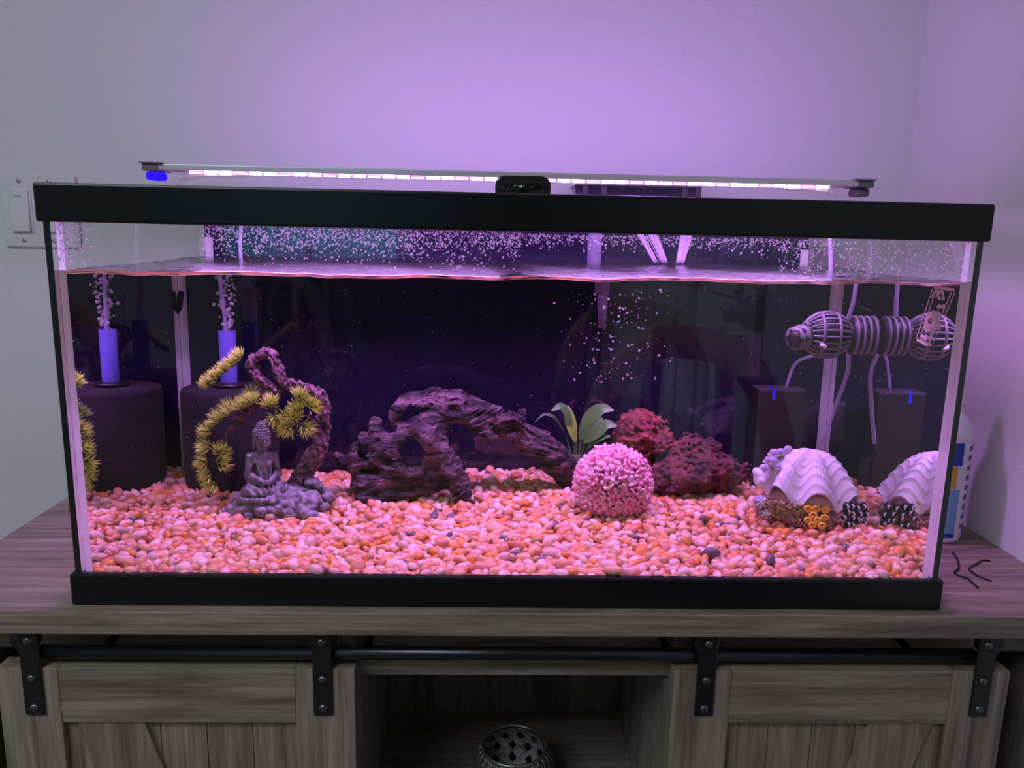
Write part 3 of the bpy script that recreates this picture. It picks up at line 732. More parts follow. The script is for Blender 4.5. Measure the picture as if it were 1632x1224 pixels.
def bonsai():
    BYc = 9.9
    P = lambda px, py, Y=BYc: at(px, py, Y)
    base = P(442, 812, 9.0); e = empty('bonsai_ornament', (base[0], base[1], 1.7))
    s = 1 / ppi(9.3)
    # rock base: a low mound of stones, joined like the cast ornament
    lumps = []
    r2 = random.Random(3)
    cx, cz = base[0], 1.75
    for k in range(210):
        a = r2.uniform(0, 6.283); rr = math.sqrt(r2.random()) * 1.04; x = cx + 2.4 * rr * math.cos(a); y = 9.3 + 1.7 * rr * math.sin(a)
        hgt = 1.0 * math.sqrt(max(0, 1 - rr * rr)) + (.5 if x > cx + 1.4 and y > 9.2 else 0) + r2.uniform(-.08, .1)
        lumps.append((x, y, cz + hgt, r2.uniform(.17, .30)))
    def f(X, Y, Z):
        d = d_ell(X, Y, Z, (cx, 9.3, cz), (2.3, 1.6, .98))
        for (x, y, z, r) in lumps: d = np.minimum(d, d_ell(X, Y, Z, (x, y, z), (r * 1.15, r, r * .85)))
        return d
    V, F = nets(f, (cx - 3.0, 7.0, 1.35), (cx + 3.0, 11.6, 3.6), .05, lambda x, y, z: .045 * fbm(x * 5, y * 5, z * 5, 2, 5))
    mk('rock_base', V, F, M_stone, e, True)
    # trunk with its loop
    T = [(468, 790, 15), (476, 768, 15), (494, 738, 14), (507, 716, 13), (512, 700, 11), (504, 684, 8), (512, 664, 8), (517, 655, 8), (513, 636, 8), (497, 620, 8), (474, 616, 8.5), (453, 608, 9), (443, 588, 8.5), (435, 569, 8), (421, 563, 7.5), (403, 575, 7), (407, 594, 8), (422, 612, 8), (438, 624, 8), (442, 634, 7)]
    B = [(438, 624, 7), (420, 637, 6.5), (390, 659, 6), (370, 682, 6), (362, 694, 4)]
    S1 = [(516, 656, 6), (521, 674, 5), (523, 686, 4)]; S2 = [(494, 662, 3.5), (504, 684, 5)]; S3 = [(403, 575, 6), (393, 581, 3)]
    chains = []
    for ch in (T, B, S1, S2, S3):
        q = crv([(*P(a, b, 10.1), r * s) for a, b, r in ch], 3); chains.append(q)
    def f2(X, Y, Z):
        d = np.full(X.shape, 9.0)
        for q in chains:
            for a, b in zip(q[:-1], q[1:]):
                lo = np.minimum(a[:3], b[:3]) - 1.1; hi = np.maximum(a[:3], b[:3]) + 1.1
                ix = [slice(*np.searchsorted(ax, (l, h))) for ax, l, h in zip((X[:, 0, 0], Y[0, :, 0], Z[0, 0, :]), lo, hi)]
                ix = tuple(ix); d[ix] = smin(d[ix], d_cap(X[ix], Y[ix], Z[ix], a[:3], b[:3], a[3], b[3]), .06)
        return d
    allp = np.array([p[:3] for q in chains for p in q]); lo = allp.min(0) - .7; hi = allp.max(0) + .7
    V, F = nets(f2, lo, hi, .05, lambda x, y, z: .13 * fbm(x * 6 + 2 * z, y * 6, z * 4.5, 3, 9))
    mk('trunk', V, F, M_bark, e, True)
    # foliage
    up = (0, -.25, 1)
    tl = [(335, 614, -.7, .8), (348, 604, -.7, .8), (362, 592, -.7, .8), (375, 582, -.7, .8), (384, 573, -.7, .9),
          (404, 643, -.25, 1), (388, 651, -.4, 1), (368, 660, -.5, 1), (350, 674, -.7, .8), (337, 690, -.8, .6),
          (334, 715, -.9, .4), (349, 722, .5, .6), (331, 738, -1, .1), (349, 738, .8, .1), (336, 755, -.9, -.1), (343, 768, -.4, -.5),
          (432, 648, -.1, 1), (438, 663, .1, -.2), (458, 664, .2, .1), (476, 636, .2, 1), (493, 648, .8, .5), (474, 655, 0, .5), (461, 679, -.3, -.4), (483, 678, .5, -.3), (470, 668, 0, .3)]
    for i, (px, py, ux, uz) in enumerate(tl):
        y = 9.8 + (.0 if i < 10 else -.15 if i < 16 else -.35)
        tuft(e, P(px, py, y), (ux, -.45, uz), (.66 if i > 4 else .58), 95)
    for px, py in ((402, 633), (366, 652), (350, 666), (395, 640), (492, 640)):
        tuft(e, P(px, py, 10.7), (-.4, .1, 1), .60, 85, yellow=.45)
    # seated figure
    o = P(421, 791, 8.9); k = 1.13
    def fb(X, Y, Z): return statue_field(X, Y, Z)
    def rgh(x, y, z):
        r = 0 * x
        m = (z < .5) & (y < .15)                                       # pleats over the lap
        r = np.where(m, .035 * np.sin(14 * np.arctan2(x, z + .55) * 1.5 + 5 * y), r)
        m2 = (np.abs(x) > .45) & (z > .45) & (z < 1.6)
        r = np.where(m2, .018 * np.sin(16 * (z + np.abs(x))), r)
        return r
    V, F = nets(fb, (-1.55, -1.0, -.15), (1.55, .85, 2.72), .034, rgh, .15)
    rz = math.radians(26); c_, s_ = math.cos(rz), math.sin(rz)
    def place(V):
        V = np.array(V, float); g = .76 + .24 * np.clip((V[:, 2] - 1.5) / .4, 0, 1); g = np.where(V[:, 2] < .45, .88 - .12 * np.clip(V[:, 2] / .45, 0, 1), g)
        vx, vy = V[:, 0] * g, V[:, 1]; x = vx * c_ - vy * s_; y = vx * s_ + vy * c_
        return np.stack([x * k + o[0], y * k + o[1], V[:, 2] * k * 1.10 + o[2] + .08], 1)
    fig = mk('seated_statue', place(V), F, M_bud, e, True); fig['label'] = 'grey stone statue seated cross-legged in meditation'
    hb = MB(); 
    ico = bmesh.new(); bmesh.ops.create_icosphere(ico, subdivisions=2, radius=1); ico.verts.index_update()
    iv = np.array([v.co[:] for v in ico.verts]); fi = [[v.index for v in f.verts] for f in ico.faces]; ico.free()
    hb.add(iv * np.array([.345, .37, .30]) + np.array([0, .07, 2.42]), fi); hb.add(iv * np.array([.19, .19, .18]) + np.array([0, .10, 2.74]), fi)
    for row, (zz, n) in enumerate(((2.36, 20), (2.45, 19), (2.54, 17), (2.62, 13), (2.69, 8))):
        for q in range(n):
            t = 2 * math.pi * (q + .5 * (row % 2)) / n; zz2 = zz - .10 * max(0, math.sin(t)) - .02
            rr = math.sqrt(max(.02, 1 - ((zz2 - 2.42) / .30) ** 2))
            hb.add(iv * .062 + np.array([.34 * rr * math.cos(t), .07 + .365 * rr * math.sin(t), zz2]), fi)
    for zz, n, r_ in ((2.74, 10, .18), (2.82, 8, .14), (2.89, 4, .07)):
        for q in range(n): t = 2 * math.pi * q / n; hb.add(iv * .055 + np.array([r_ * math.cos(t), .10 + r_ * math.sin(t), zz]), fi)
    mk('curled_hair', place(hb.V), hb.F, M_bud, fig, True)
    pb = MB()
    for q in range(30):
        t = 2 * math.pi * q / 30; pb.add(iv * np.array([.16, .14, .12]) + np.array([1.22 * math.cos(t), -.10 + .80 * math.sin(t), -.03]), fi)
    pb.add(iv * np.array([1.25, .85, .10]) + np.array([0, -.1, .0]), fi)
    mk('lotus_seat', place(pb.V), pb.F, M_bud, fig, True)
    tag(e, 'bonsai ornament with a seated grey stone statue on a rocky base, yellow green needles', 'ornament')
bonsai()

# ------------------------------------------------------------------ driftwood
def wood_mat():
    m = pbr('driftwood', (.008, .005, .007), .65, (.18, .10, .125), 38, bump=.9, bscale=150, stretch=(.8, 1, 2.8), ramp=(.42, .66), detail=9, bdist=.004)
    return m
M_drift = wood_mat()
def driftwood():
    Y0 = 12.0; s = 1 / ppi(12)
    def C(px, py, r, y=Y0): return (*at(px, py, y), r * s)
    chains = [
        [C(630, 662, 7, 11.6), C(640, 650, 10, 11.6), C(660, 640, 15, 11.9), C(690, 641, 20, 12.3), C(722, 648, 25, 12.3), C(756, 658, 21, 12.2), C(790, 668, 13, 12), C(815, 668, 10, 12), C(832, 666, 7, 12)],
        [C(722, 645, 20, 12.2), C(700, 668, 20, 11.8), C(684, 684, 18, 11.4), C(650, 690, 10, 11.0), C(625, 706, 12, 11)],
        [C(684, 684, 16, 11.3), C(698, 712, 14, 11.0), C(716, 742, 15, 10.9), C(732, 772, 14, 10.8), C(738, 800, 13, 10.8)],
        [C(760, 668, 15, 12), C(800, 680, 12, 12.2), C(830, 692, 17, 12.4), C(862, 712, 22, 12.6), C(890, 738, 21, 12.9), C(908, 762, 15, 13.2), C(918, 778, 9, 13.3)],
        [C(562, 738, 8, 11.6), C(575, 722, 14, 11.2), C(600, 712, 18, 11.2), C(625, 706, 14, 11.2)],
        [C(570, 735, 12, 11.2), C(576, 762, 15, 10.9), C(582, 786, 14, 10.7), C(582, 800, 10, 10.6)],
        [C(580, 770, 18, 10.9), C(612, 764, 22, 11.2), C(650, 762, 18, 11.2), C(690, 754, 16, 11.2), C(716, 752, 13, 11)],
        [C(657 + 31 * math.cos(t), 720 + 36 * math.sin(t), 9 + 3 * math.sin(t + 1), 10.8 + .3 * math.sin(2 * t)) for t in np.linspace(0, 6.283, 13)],
        [C(584 + 20 * math.cos(t), 725 + 18 * math.sin(t), 7, 10.7) for t in np.linspace(0, 6.283, 10)],
        [C(575, 750, 16, 12.2), C(600, 740, 18, 12.3), C(615, 760, 16, 12.2)],
        [C(604, 716, 15, 11.2), C(599, 690, 11, 11.2), C(596, 668, 5, 11.2)],
        [C(586, 716, 9, 11.3), C(578, 694, 6, 11.3)],
        [C(556, 742, 7, 11.8), C(542, 732, 7, 12.2), C(537, 728, 5, 12.3)],
        [C(640, 655, 8, 11.6), C(634, 672, 8, 11.6), C(642, 684, 8, 11.4), C(656, 688, 8, 11.2)],
        [C(745, 660, 12, 11.8), C(775, 690, 8, 11.5), C(783, 700, 4, 11.5)],
        [C(596, 800, 10, 10.6), C(640, 782, 12, 10.9), C(690, 775, 10, 11)],
        [C(622, 712, 14, 11.1), C(624, 735, 15, 10.9), C(626, 756, 14, 10.9)], [C(648, 674, 9, 11.6), C(690, 668, 14, 11.8)], [C(690, 735, 14, 11.4), C(705, 765, 12, 11.2)],
    ]
    chains = [crv(c, 3) for c in chains]
    holes = [(at(583, 724, 10.6), (.38, 2.0, .34)), (at(657, 720, 10.8), (.62, 2.6, .78)), (at(657, 656, 11.2), (.46, 1.6, .32)), (at(616, 742, 10.2), (.34, .6, .30)), (at(706, 704, 10.6), (.30, .42, .24)), (at(735, 690, 10.9), (.34, .6, .22)), (at(668, 775, 10.5), (.5, .6, .35))]
    def f(X, Y, Z):
        d = np.full(X.shape, 9.0)
        for q in chains:
            for a, b in zip(q[:-1], q[1:]):
                lo = np.minimum(a[:3], b[:3]) - 1.5; hi = np.maximum(a[:3], b[:3]) + 1.5
                ix = tuple(slice(*np.searchsorted(ax, (l, h))) for ax, l, h in zip((X[:, 0, 0], Y[0, :, 0], Z[0, 0, :]), lo, hi))
                d[ix] = smin(d[ix], d_cap(X[ix], Y[ix], Z[ix], a[:3], b[:3], a[3], b[3]), .16)
        for c, r in holes: d = smax(d, -d_ell(X, Y, Z, c, r), .10)
        return d
    def rough(x, y, z):
        # fibres run along the limbs: slow along x, quick across; bent by a slow warp
        w = .5 * fbm(x * .45, y * .45, z * .45, 2, 3)
        u = z * 1.0 + .55 * x * np.where(x > .2, 1, -.6) * .8 + w * 1.6
        r = 1 - np.abs(vnoise(x * .7, y * 3.0 + w, u * 3.4, 11)); r2 = 1 - np.abs(vnoise(x * 1.3, y * 6 + w, u * 7.5, 23))
        r3 = 1 - np.abs(vnoise(x * 2.2, y * 9 + w, u * 14, 37))
        k = np.clip((x + 6.5) / 4.5, .35, 1)
        return -.24 * k * (r - .62) - .14 * k * (r2 - .62) - .07 * (r3 - .6) + .13 * fbm(x * 2.0, y * 2.0, z * 2.0, 3, 31)
    allp = np.array([p[:3] for q in chains for p in q]); lo = allp.min(0) - 1.1; hi = allp.max(0) + 1.1
    V, F = nets(f, lo, hi, .05, rough, .6)
    tag(mk('driftwood', V, F, M_drift, None, True), 'gnarled dark purple brown driftwood with holes and an arch on the gravel', 'driftwood')
driftwood()

# ------------------------------------------------------------------ lava rocks
M_lava = pbr('red_lava', (.08, .02, .022), .9, (.36, .085, .07), 60, bump=.9, bscale=220, bdist=.004, ramp=(.34, .66), detail=8)
M_lava2 = pbr('dark_lava', (.04, .014, .018), .9, (.21, .055, .055), 55, bump=.9, bscale=200, bdist=.004, ramp=(.34, .68), detail=8)
def rock(name, parts, mat, label, seed, extra=None):
    def f(X, Y, Z):
        d = None
        for c, r in parts:
            k = d_ell(X, Y, Z, c, r); d = k if d is None else smin(d, k, .35)
        return d
    def rough(x, y, z):
        n = fbm(x * 1.4, y * 1.4, z * 1.4, 3, seed); p = 1 - np.abs(vnoise(x * 3.3, y * 3.3, z * 3.3, seed + 5)); q = vnoise(x * 8, y * 8, z * 8, seed + 9)
        q2 = vnoise(x * 14, y * 14, z * 14, seed + 13)
        return -.30 * n - .30 * (p - .6) + .13 * q + .05 * q2
    A = np.array([np.array(c) - np.array(r) for c, r in parts]).min(0) - .5; B = np.array([np.array(c) + np.array(r) for c, r in parts]).max(0) + .5
    V, F = nets(f, A, B, .055, rough, .8)
    return tag(mk(name, V, F, mat, None, True), label, 'rock')
p1 = at(1024, 692, 14.2); p1b = at(1048, 700, 14.0); p1c = at(1010, 730, 14.4)
rock('lava_rock', [(p1, (1.25, 1.1, 1.15)), (p1b, (.9, .9, .7)), (p1c, (1.2, 1.2, 1.1))], M_lava, 'upright reddish lava rock behind the pink coral ball', 40)
p2 = at(1112, 748, 13.0); p2b = at(1150, 756, 13.2); p2c = at(1066, 762, 13.0); p2d = at(1120, 722, 13.2); p2e = at(1098, 716, 13.3)
rock('lava_rock', [(p2, (1.9, 1.4, 1.0)), (p2b, (1.2, 1.1, .95)), (p2c, (1.2, 1.1, .85)), (p2d, (.95, .9, .62)), (p2e, (.5, .5, .5))], M_lava2, 'wide dark maroon lava rock beside the clam ornament', 60)

# ------------------------------------------------------------------ plant
M_leaf = pbr('dark_leaf', (.09, .24, .07), .4, (.14, .33, .09), 30, ramp=(.3, .7)); M_leaf2 = pbr('lime_leaf', (.28, .50, .06), .4); M_stem = pbr('pale_stem', (.08, .14, .06), .5)
def plant():
    Y0 = 14.6; root = at(917, 748, Y0); e = empty('aquarium_plant', root)
    def leaf(stalk, tip_pts, w, m=M_leaf, dy=0):
        pts = crv([at(px, py, Y0 + y + dy) for px, py, y in tip_pts], 6); n = len(pts); V = []; F = []
        for i, p in enumerate(pts):
            t = i / (n - 1); d = pts[min(i + 1, n - 1)] - pts[max(i - 1, 0)]; d /= np.linalg.norm(d)
            sd = np.cross(d, [.15, -.8, .45]); sd /= np.linalg.norm(sd); ww = w * (math.sin(math.pi * min(1, t * .97 + .03)) ** .75) * (1 - .25 * t)
            nn = np.cross(sd, d)
            for u in (-1, -.5, 0, .5, 1): V.append(p + sd * ww * u + nn * (.14 * ww * abs(u)))
        for i in range(n - 1):
            for k in range(4): a = i * 5 + k; F.append((a, a + 1, a + 6, a + 5))
        V2 = [v + np.array([0, .025, -.01]) for v in V]; m0 = len(V)
        F += [tuple(m0 + k for k in f[::-1]) for f in F]
        o = mk('leaf', V + V2, F, m, e, True)
        sp = crv([at(px, py, Y0 + y + dy) for px, py, y in stalk] + [pts[0]], 6)
        MB().tube(sp, np.linspace(.085, .05, len(sp)), 6).build('stalk', M_stem, o, True)
    leaf([(918, 745, 0), (918, 715, -.1)], [(917, 704, -.2), (911, 680, -.35), (905, 658, -.3), (905, 646, -.1)], .36, M_leaf2)
    leaf([(918, 745, 0), (914, 705, -.1)], [(910, 690, -.3), (904, 660, -.6), (893, 648, -.9), (878, 655, -1.1)], .28)
    leaf([(915, 745, 0), (904, 700, -.1)], [(902, 694, -.2), (886, 668, -.3), (868, 660, -.4), (851, 674, -.6)], .10, M_stem)
    leaf([(921, 745, 0), (925, 705, 0)], [(925, 700, -.1), (938, 670, -.3), (958, 652, -.5), (979, 654, -.6)], .44)
    leaf([(922, 745, 0), (931, 708, .1)], [(931, 705, -.3), (948, 690, -.6), (966, 677, -.8), (984, 679, -.9)], .40)
    leaf([(923, 745, 0), (934, 720, .1)], [(936, 716, -.2), (948, 702, -.5), (962, 696, -.7), (974, 695, -.9)], .22)
    leaf([(922, 745, 0), (928, 705, .3)], [(928, 702, .3), (936, 684, .3), (950, 672, .3), (962, 666, .3)], .26)
    leaf([(913, 745, 0), (906, 722, -.1)], [(905, 718, -.1), (898, 712, -.3), (888, 708, -.5), (878, 712, -.6)], .09, M_stem)
    MB().lathe([(.02, 0), (.22, .05), (.24, .5), (.30, .9), (.26, .92), (.05, .7)], (root[0], root[1], root[2] - .05), 2, 14).build('crown', M_stem, e, True)
    tag(e, 'leafy green water plant standing between the driftwood and the red rock', 'water plant')
plant()

# ------------------------------------------------------------------ pink coral ball
M_pink = pbr('pink_resin', (.86, .36, .48), .4); M_pink2 = pbr('pale_pink_resin', (.92, .54, .62), .4); M_pcore = pbr('pink_core', (.62, .2, .3), .6)
def coral():
    R = 1.82; c = np.array(at(977, 771, 9.6)); e = empty('coral_ball', (c[0], c[1], c[2] - R))
    MB().lathe([(R * .86 * math.sin(t) + .001, -R * .86 * math.cos(t)) for t in np.linspace(0, math.pi, 20)], c, 2, 30).build('core', M_pcore, e, True)
    protos = []
    for k in range(5):
        b = MB(); npet = rng.choice([4, 5, 5, 6]); bm_r = random.Random(k)
        for q in range(npet):
            t = 2 * math.pi * q / npet + bm_r.uniform(-.2, .2); L = .23 * bm_r.uniform(.85, 1.15); ct, s_ = math.cos(t), math.sin(t)
            pts = [(0, .0), (.32 * L, .13), (.75 * L, .23), (L, .27)]; ws = [.035, .085, .10, .045]; V = []
            for (r, z), w in zip(pts, ws):
                for u in (-1, 1): V.append((r * ct - u * w * s_, r * s_ + u * w * ct, z + .03 * abs(u)))
            for (r, z), w in zip(pts, ws):
                for u in (-1, 1): V.append((r * ct - u * w * .8 * s_, r * s_ + u * w * .8 * ct, z - .06))
            F = []
            for i in range(3): F += [(2 * i, 2 * i + 1, 2 * i + 3, 2 * i + 2), (8 + 2 * i, 8 + 2 * i + 2, 8 + 2 * i + 3, 8 + 2 * i + 1), (2 * i, 2 * i + 2, 8 + 2 * i + 2, 8 + 2 * i), (2 * i + 1, 8 + 2 * i + 1, 8 + 2 * i + 3, 2 * i + 3)]
            F += [(6, 7, 15, 14)]
            b.add(V, F)
        for m in (M_pink, M_pink2):
            me = bpy.data.meshes.new('floret'); me.from_pydata((np.array(b.V) * I).tolist(), [], b.F); me.materials.append(m)
            me.polygons.foreach_set('use_smooth', np.ones(len(b.F), bool)); protos.append(me)
    n = 210; ga = math.pi * (3 - math.sqrt(5))
    for i in range(n):
        z = 1 - 2 * (i + .5) / n
        if z < -.86: continue
        r = math.sqrt(1 - z * z); d = Vector((r * math.cos(ga * i), r * math.sin(ga * i), z))
        o = bpy.data.objects.new('floret', protos[rng.randrange(10)]); COL.objects.link(o); o.parent = e
        q = d.to_track_quat('Z', 'Y') @ Euler((rng.gauss(0, .2), rng.gauss(0, .2), rng.uniform(0, 6.28))).to_quaternion()
        o.rotation_euler = q.to_euler(); sc_ = rng.uniform(1.2, 1.55); o.scale = (sc_,) * 3
        o.location = (Vector(c) + d * (R * rng.uniform(.84, .89)) - Vector((c[0], c[1], c[2] - R))) * I
    bb = MB().lathe([(.02, -.1), (.9, -.1), (.8, .25), (.5, .4), (.02, .42)], (c[0], c[1], c[2] - R + .02), 2, 20).build('foot', M_pcore, e, True)
    tag(e, 'round pink coral ball of tiny flower shapes sitting on the gravel', 'ornament')
coral()

# ------------------------------------------------------------------ clam ornament
M_shell = pbr('lilac_white_shell', (.58, .55, .58), .4, (.68, .66, .67), 40, spec=.4)
M_inner = pbr('tan_inner_shell', (.52, .34, .30), .55, (.62, .42, .36), 60)
M_cbase = pbr('brown_reef', (.14, .07, .05), .8, (.34, .17, .13), 120, bump=.8, bscale=300, bdist=.003)
M_moss = pbr('olive_coral', (.20, .19, .06), .7, (.48, .42, .16), 160)
M_yel = pbr('yellow_polyp', (.82, .46, .05), .45); M_yhole = pbr('brown_hole', (.18, .06, .02), .7)
M_zeb = pbr('black_mussel', (.012, .012, .014), .3); M_zw = pbr('white_stripe', (.75, .74, .75), .4)
M_barn = pbr('slate_barnacle', (.10, .10, .17), .6, (.42, .38, .50), 200); M_knob = pbr('violet_knob', (.26, .20, .48), .5, (.55, .5, .42), 90); M_redc = pbr('red_coral', (.42, .16, .14), .7, (.62, .30, .26), 150)
def clam():
    Yc = 8.8; cc = np.array(at(1288, 812, Yc)); e = empty('clam_ornament', (cc[0], cc[1], 1.7))
    x0, y0, z0 = cc[0], cc[1], 1.7
    # reef base
    lump = [((x0, y0, z0 + .35), (2.3, 1.7, .85)), ((x0 - 1.6, y0 - .3, z0 + .45), (.95, 1.1, .8)), ((x0 + 1.55, y0 - .2, z0 + .4), (.9, 1.0, .85)), ((x0, y0 - .9, z0 + .2), (1.8, .9, .7)), ((x0 - .3, y0 + 1.1, z0 + .6), (1.8, .9, .95))]
    def f(X, Y, Z):
        d = None
        for c, r in lump:
            k = d_ell(X, Y, Z, c, r); d = k if d is None else smin(d, k, .25)
        return d
    V, F = nets(f, (x0 - 3.2, y0 - 2.6, z0 - .6), (x0 + 3.2, y0 + 2.6, z0 + 2.0), .07, lambda x, y, z: -.10 * fbm(x * 3, y * 3, z * 3, 3, 71), .4)
    mk('reef_base', V, F, M_cbase, e, True)
    # lower valve (inside of the shell), then the fluted upper valve
    zl = at(1262, 806, y0 - 1.9)[2]; zt = at(1288, 717, y0 + .5)[2]
    lo = MB().lathe([(.01, .75), (1.1, .70), (1.75, .44), (2.1, .0), (2.0, -.5)], (0, 0, 0), 2, 40)
    lo.V = [(v[0] * 1.02 + x0, v[1] * .74 + y0, v[2] + zl + .1) for v in lo.V]; lo.build('lower_valve', M_inner, e, True)
    nu, nv = 480, 110; V = []; F = []
    def surf(u, v, off=0):
        th = 2 * math.pi * u                              # -pi/2 = towards the viewer
        c7 = math.cos(7 * th + 3.5 * math.pi + .35 * math.sin(2 * th)); ph = c7 * (1.15 - .25 * c7)
        fl = v ** 1.7 * ph; front = .5 - .5 * math.sin(th)
        r = v * (1 + .055 * fl)
        ribs = .011 * math.sin(70 * th) * min(1, v * 1.5) + .17 * (((7.5 * v + .35 * math.cos(7 * th)) % 1.0) ** 2) * v
        zz = (zt - zl) * (1 - v ** 2.3) ** .9 if v < .999 else 0
        zz = (zt - zl - .15) * math.cos(min(v, 1) ** 1.3 * math.pi / 2) + .22 + fl * (.16 + .26 * front) + ribs
        tilt = -.22 * math.cos(th) * v
        return (x0 + .02 + (2.36 + off) * r * math.cos(th), y0 + .15 + (2.0 + off) * r * math.sin(th), zl + zz + off + tilt)
    for j in range(nv + 1):
        for i in range(nu): V.append(surf(i / nu, .02 + .98 * j / nv))
    for j in range(nv):
        for i in range(nu): a = j * nu + i; b = j * nu + (i + 1) % nu; F.append((a, a + nu, b + nu, b))
    F.append(tuple(range(nu)))
    n0 = len(V)
    for j in (nv - 14, nv):                               # thickness of the lip
        for i in range(nu): p = surf(i / nu, .02 + .98 * j / nv, -.10); V.append((p[0], p[1], p[2] - .02))
    for i in range(nu):
        a, b = i, (i + 1) % nu; F.append((nv * nu + a, n0 + nu + a, n0 + nu + b, nv * nu + b)); F.append((n0 + nu + a, n0 + a, n0 + b, n0 + nu + b))
    mk('upper_valve', V, F, M_shell, e, True)
    ico = bmesh.new(); bmesh.ops.create_icosphere(ico, subdivisions=2, radius=1); ico.verts.index_update()
    iv = np.array([v.co[:] for v in ico.verts]); fi = [[v.index for v in f.verts] for f in ico.faces]; ico.free()
    def ball(name, c, r, m, par=e): return mk(name, iv * np.array(r) + np.array(c), fi, m, par, True)
    # the front of the base: yellow polyps, barnacles, mussels, coral
    fy = y0 - 1.85
    for px, py in ((1288, 811), (1301, 811), (1315, 813), (1296, 821), (1314, 825), (1288, 829), (1303, 829), (1295, 837), (1310, 838)):
        p = at(px, py, fy - .02 - .25 * (py - 811) / 26)
        t = MB(); n = 16
        for i in range(n):
            for k in range(8):
                a = 2 * math.pi * i / n; b = 2 * math.pi * k / 8; r = .145 + .07 * math.cos(b); t.V.append((p[0] + r * math.cos(a), p[1] - .07 * math.sin(b), p[2] + r * math.sin(a) * .85))
        t.F = [(i * 8 + k, i * 8 + (k + 1) % 8, ((i + 1) % n) * 8 + (k + 1) % 8, ((i + 1) % n) * 8 + k) for i in range(n) for k in range(8)]
        po = t.build('polyp', M_yel, e, True); ball('polyp_mouth', (p[0], p[1] + .03, p[2]), (.1, .05, .09), M_yhole, po)
        ball('polyp_stalk', (p[0], p[1] + .2, p[2] - .02), (.18, .24, .16), M_yel, po)
    for px, py, r in ((1212, 799, .36), (1220, 817, .32)):
        p = at(px, py, fy + .35); bo = ball('barnacle', p, (r, r, r * .9), M_barn)
        for k in range(7):
            a = 2 * math.pi * k / 7; MB().tube([(p[0], p[1] - r, p[2] + r * .3), (p[0] + r * .8 * math.cos(a), p[1] - r * .75, p[2] + r * .8 * math.sin(a))], [.03, .05], 5).build('barnacle_ridge', M_zw, bo, True)
    k = 0
    for row in range(4):
        for col in range(4):
            px = 1346 + col * 9 + (row % 2) * 4 + rng.uniform(-3, 3); py = 807 + row * 9 + rng.uniform(-3, 3)
            p = at(px, py, fy + .45 + .16 * col); mo = ball('mussel', p, (rng.uniform(.14, .2), .2, rng.uniform(.18, .25)), M_zeb)
            MB().tube(crv([(p[0] - .06, p[1] - .2, p[2] + .13), (p[0] + .04, p[1] - .22, p[2] + .02), (p[0] + .02, p[1] - .19, p[2] - .12)], 4), [.012, .03, .045, .05, .05, .045, .04, .03, .01], 5).build('mussel_stripe', M_zw, mo, True)
    b = MB(); r3 = random.Random(5)
    for q in range(230):
        px = r3.uniform(1222, 1290); py = r3.uniform(797 + (px - 1222) * .12, 824 + (px - 1222) * .12); p = at(px, py, fy + .12 + r3.uniform(-.06, .12))
        b.add(iv[:, :] * np.array([.05, .08, .075]) + p, fi)
    tag(b.build('olive_coral_patch', M_moss, e, True), 'olive green knobbly coral patch', kind='stuff')
    b = MB()
    for q in range(110):
        px = r3.uniform(1204, 1224) if q % 2 else r3.uniform(1262, 1345); py = r3.uniform(800, 828) if q % 2 else r3.uniform(828, 843)
        p = at(px, py, fy + (.45 if q % 2 else .0) + r3.uniform(-.05, .1)); b.add(iv * np.array([.06, .08, .08]) + p, fi)
    tag(b.build('red_coral_patch', M_redc, e, True), 'dull red knobbly coral patch', kind='stuff')
    for px, py, r in ((1218, 746, .26), (1232, 735, .26), (1234, 722, .26), (1245, 720, .22), (1256, 716, .22), (1224, 733, .2), (1240, 742, .18)):
        p = at(px, py, y0 - .2 + (746 - py) * .02); ko = ball('shell_knob', p, (r, r, r * .85), M_knob); ball('knob_rim', (p[0], p[1] + .05, p[2] - .1), (r * 1.25, r * 1.15, r * .6), M_shell, ko)
    p = at(1212, 765, y0 - .9); 
    V, F = nets(lambda X, Y, Z: smin(d_ell(X, Y, Z, p, (.28, .6, .40)), d_ell(X, Y, Z, at(1207, 752, y0 - .7), (.2, .5, .2)), .2), p - 1.3, p + 1.3, .08, lambda x, y, z: -.06 * fbm(x * 4, y * 4, z * 4, 2, 90))
    mk('shell_spur', V, F, M_shell, e, True)
    tag(e, 'lilac white fluted clam shell ornament with yellow polyps on its base', 'ornament')
clam()

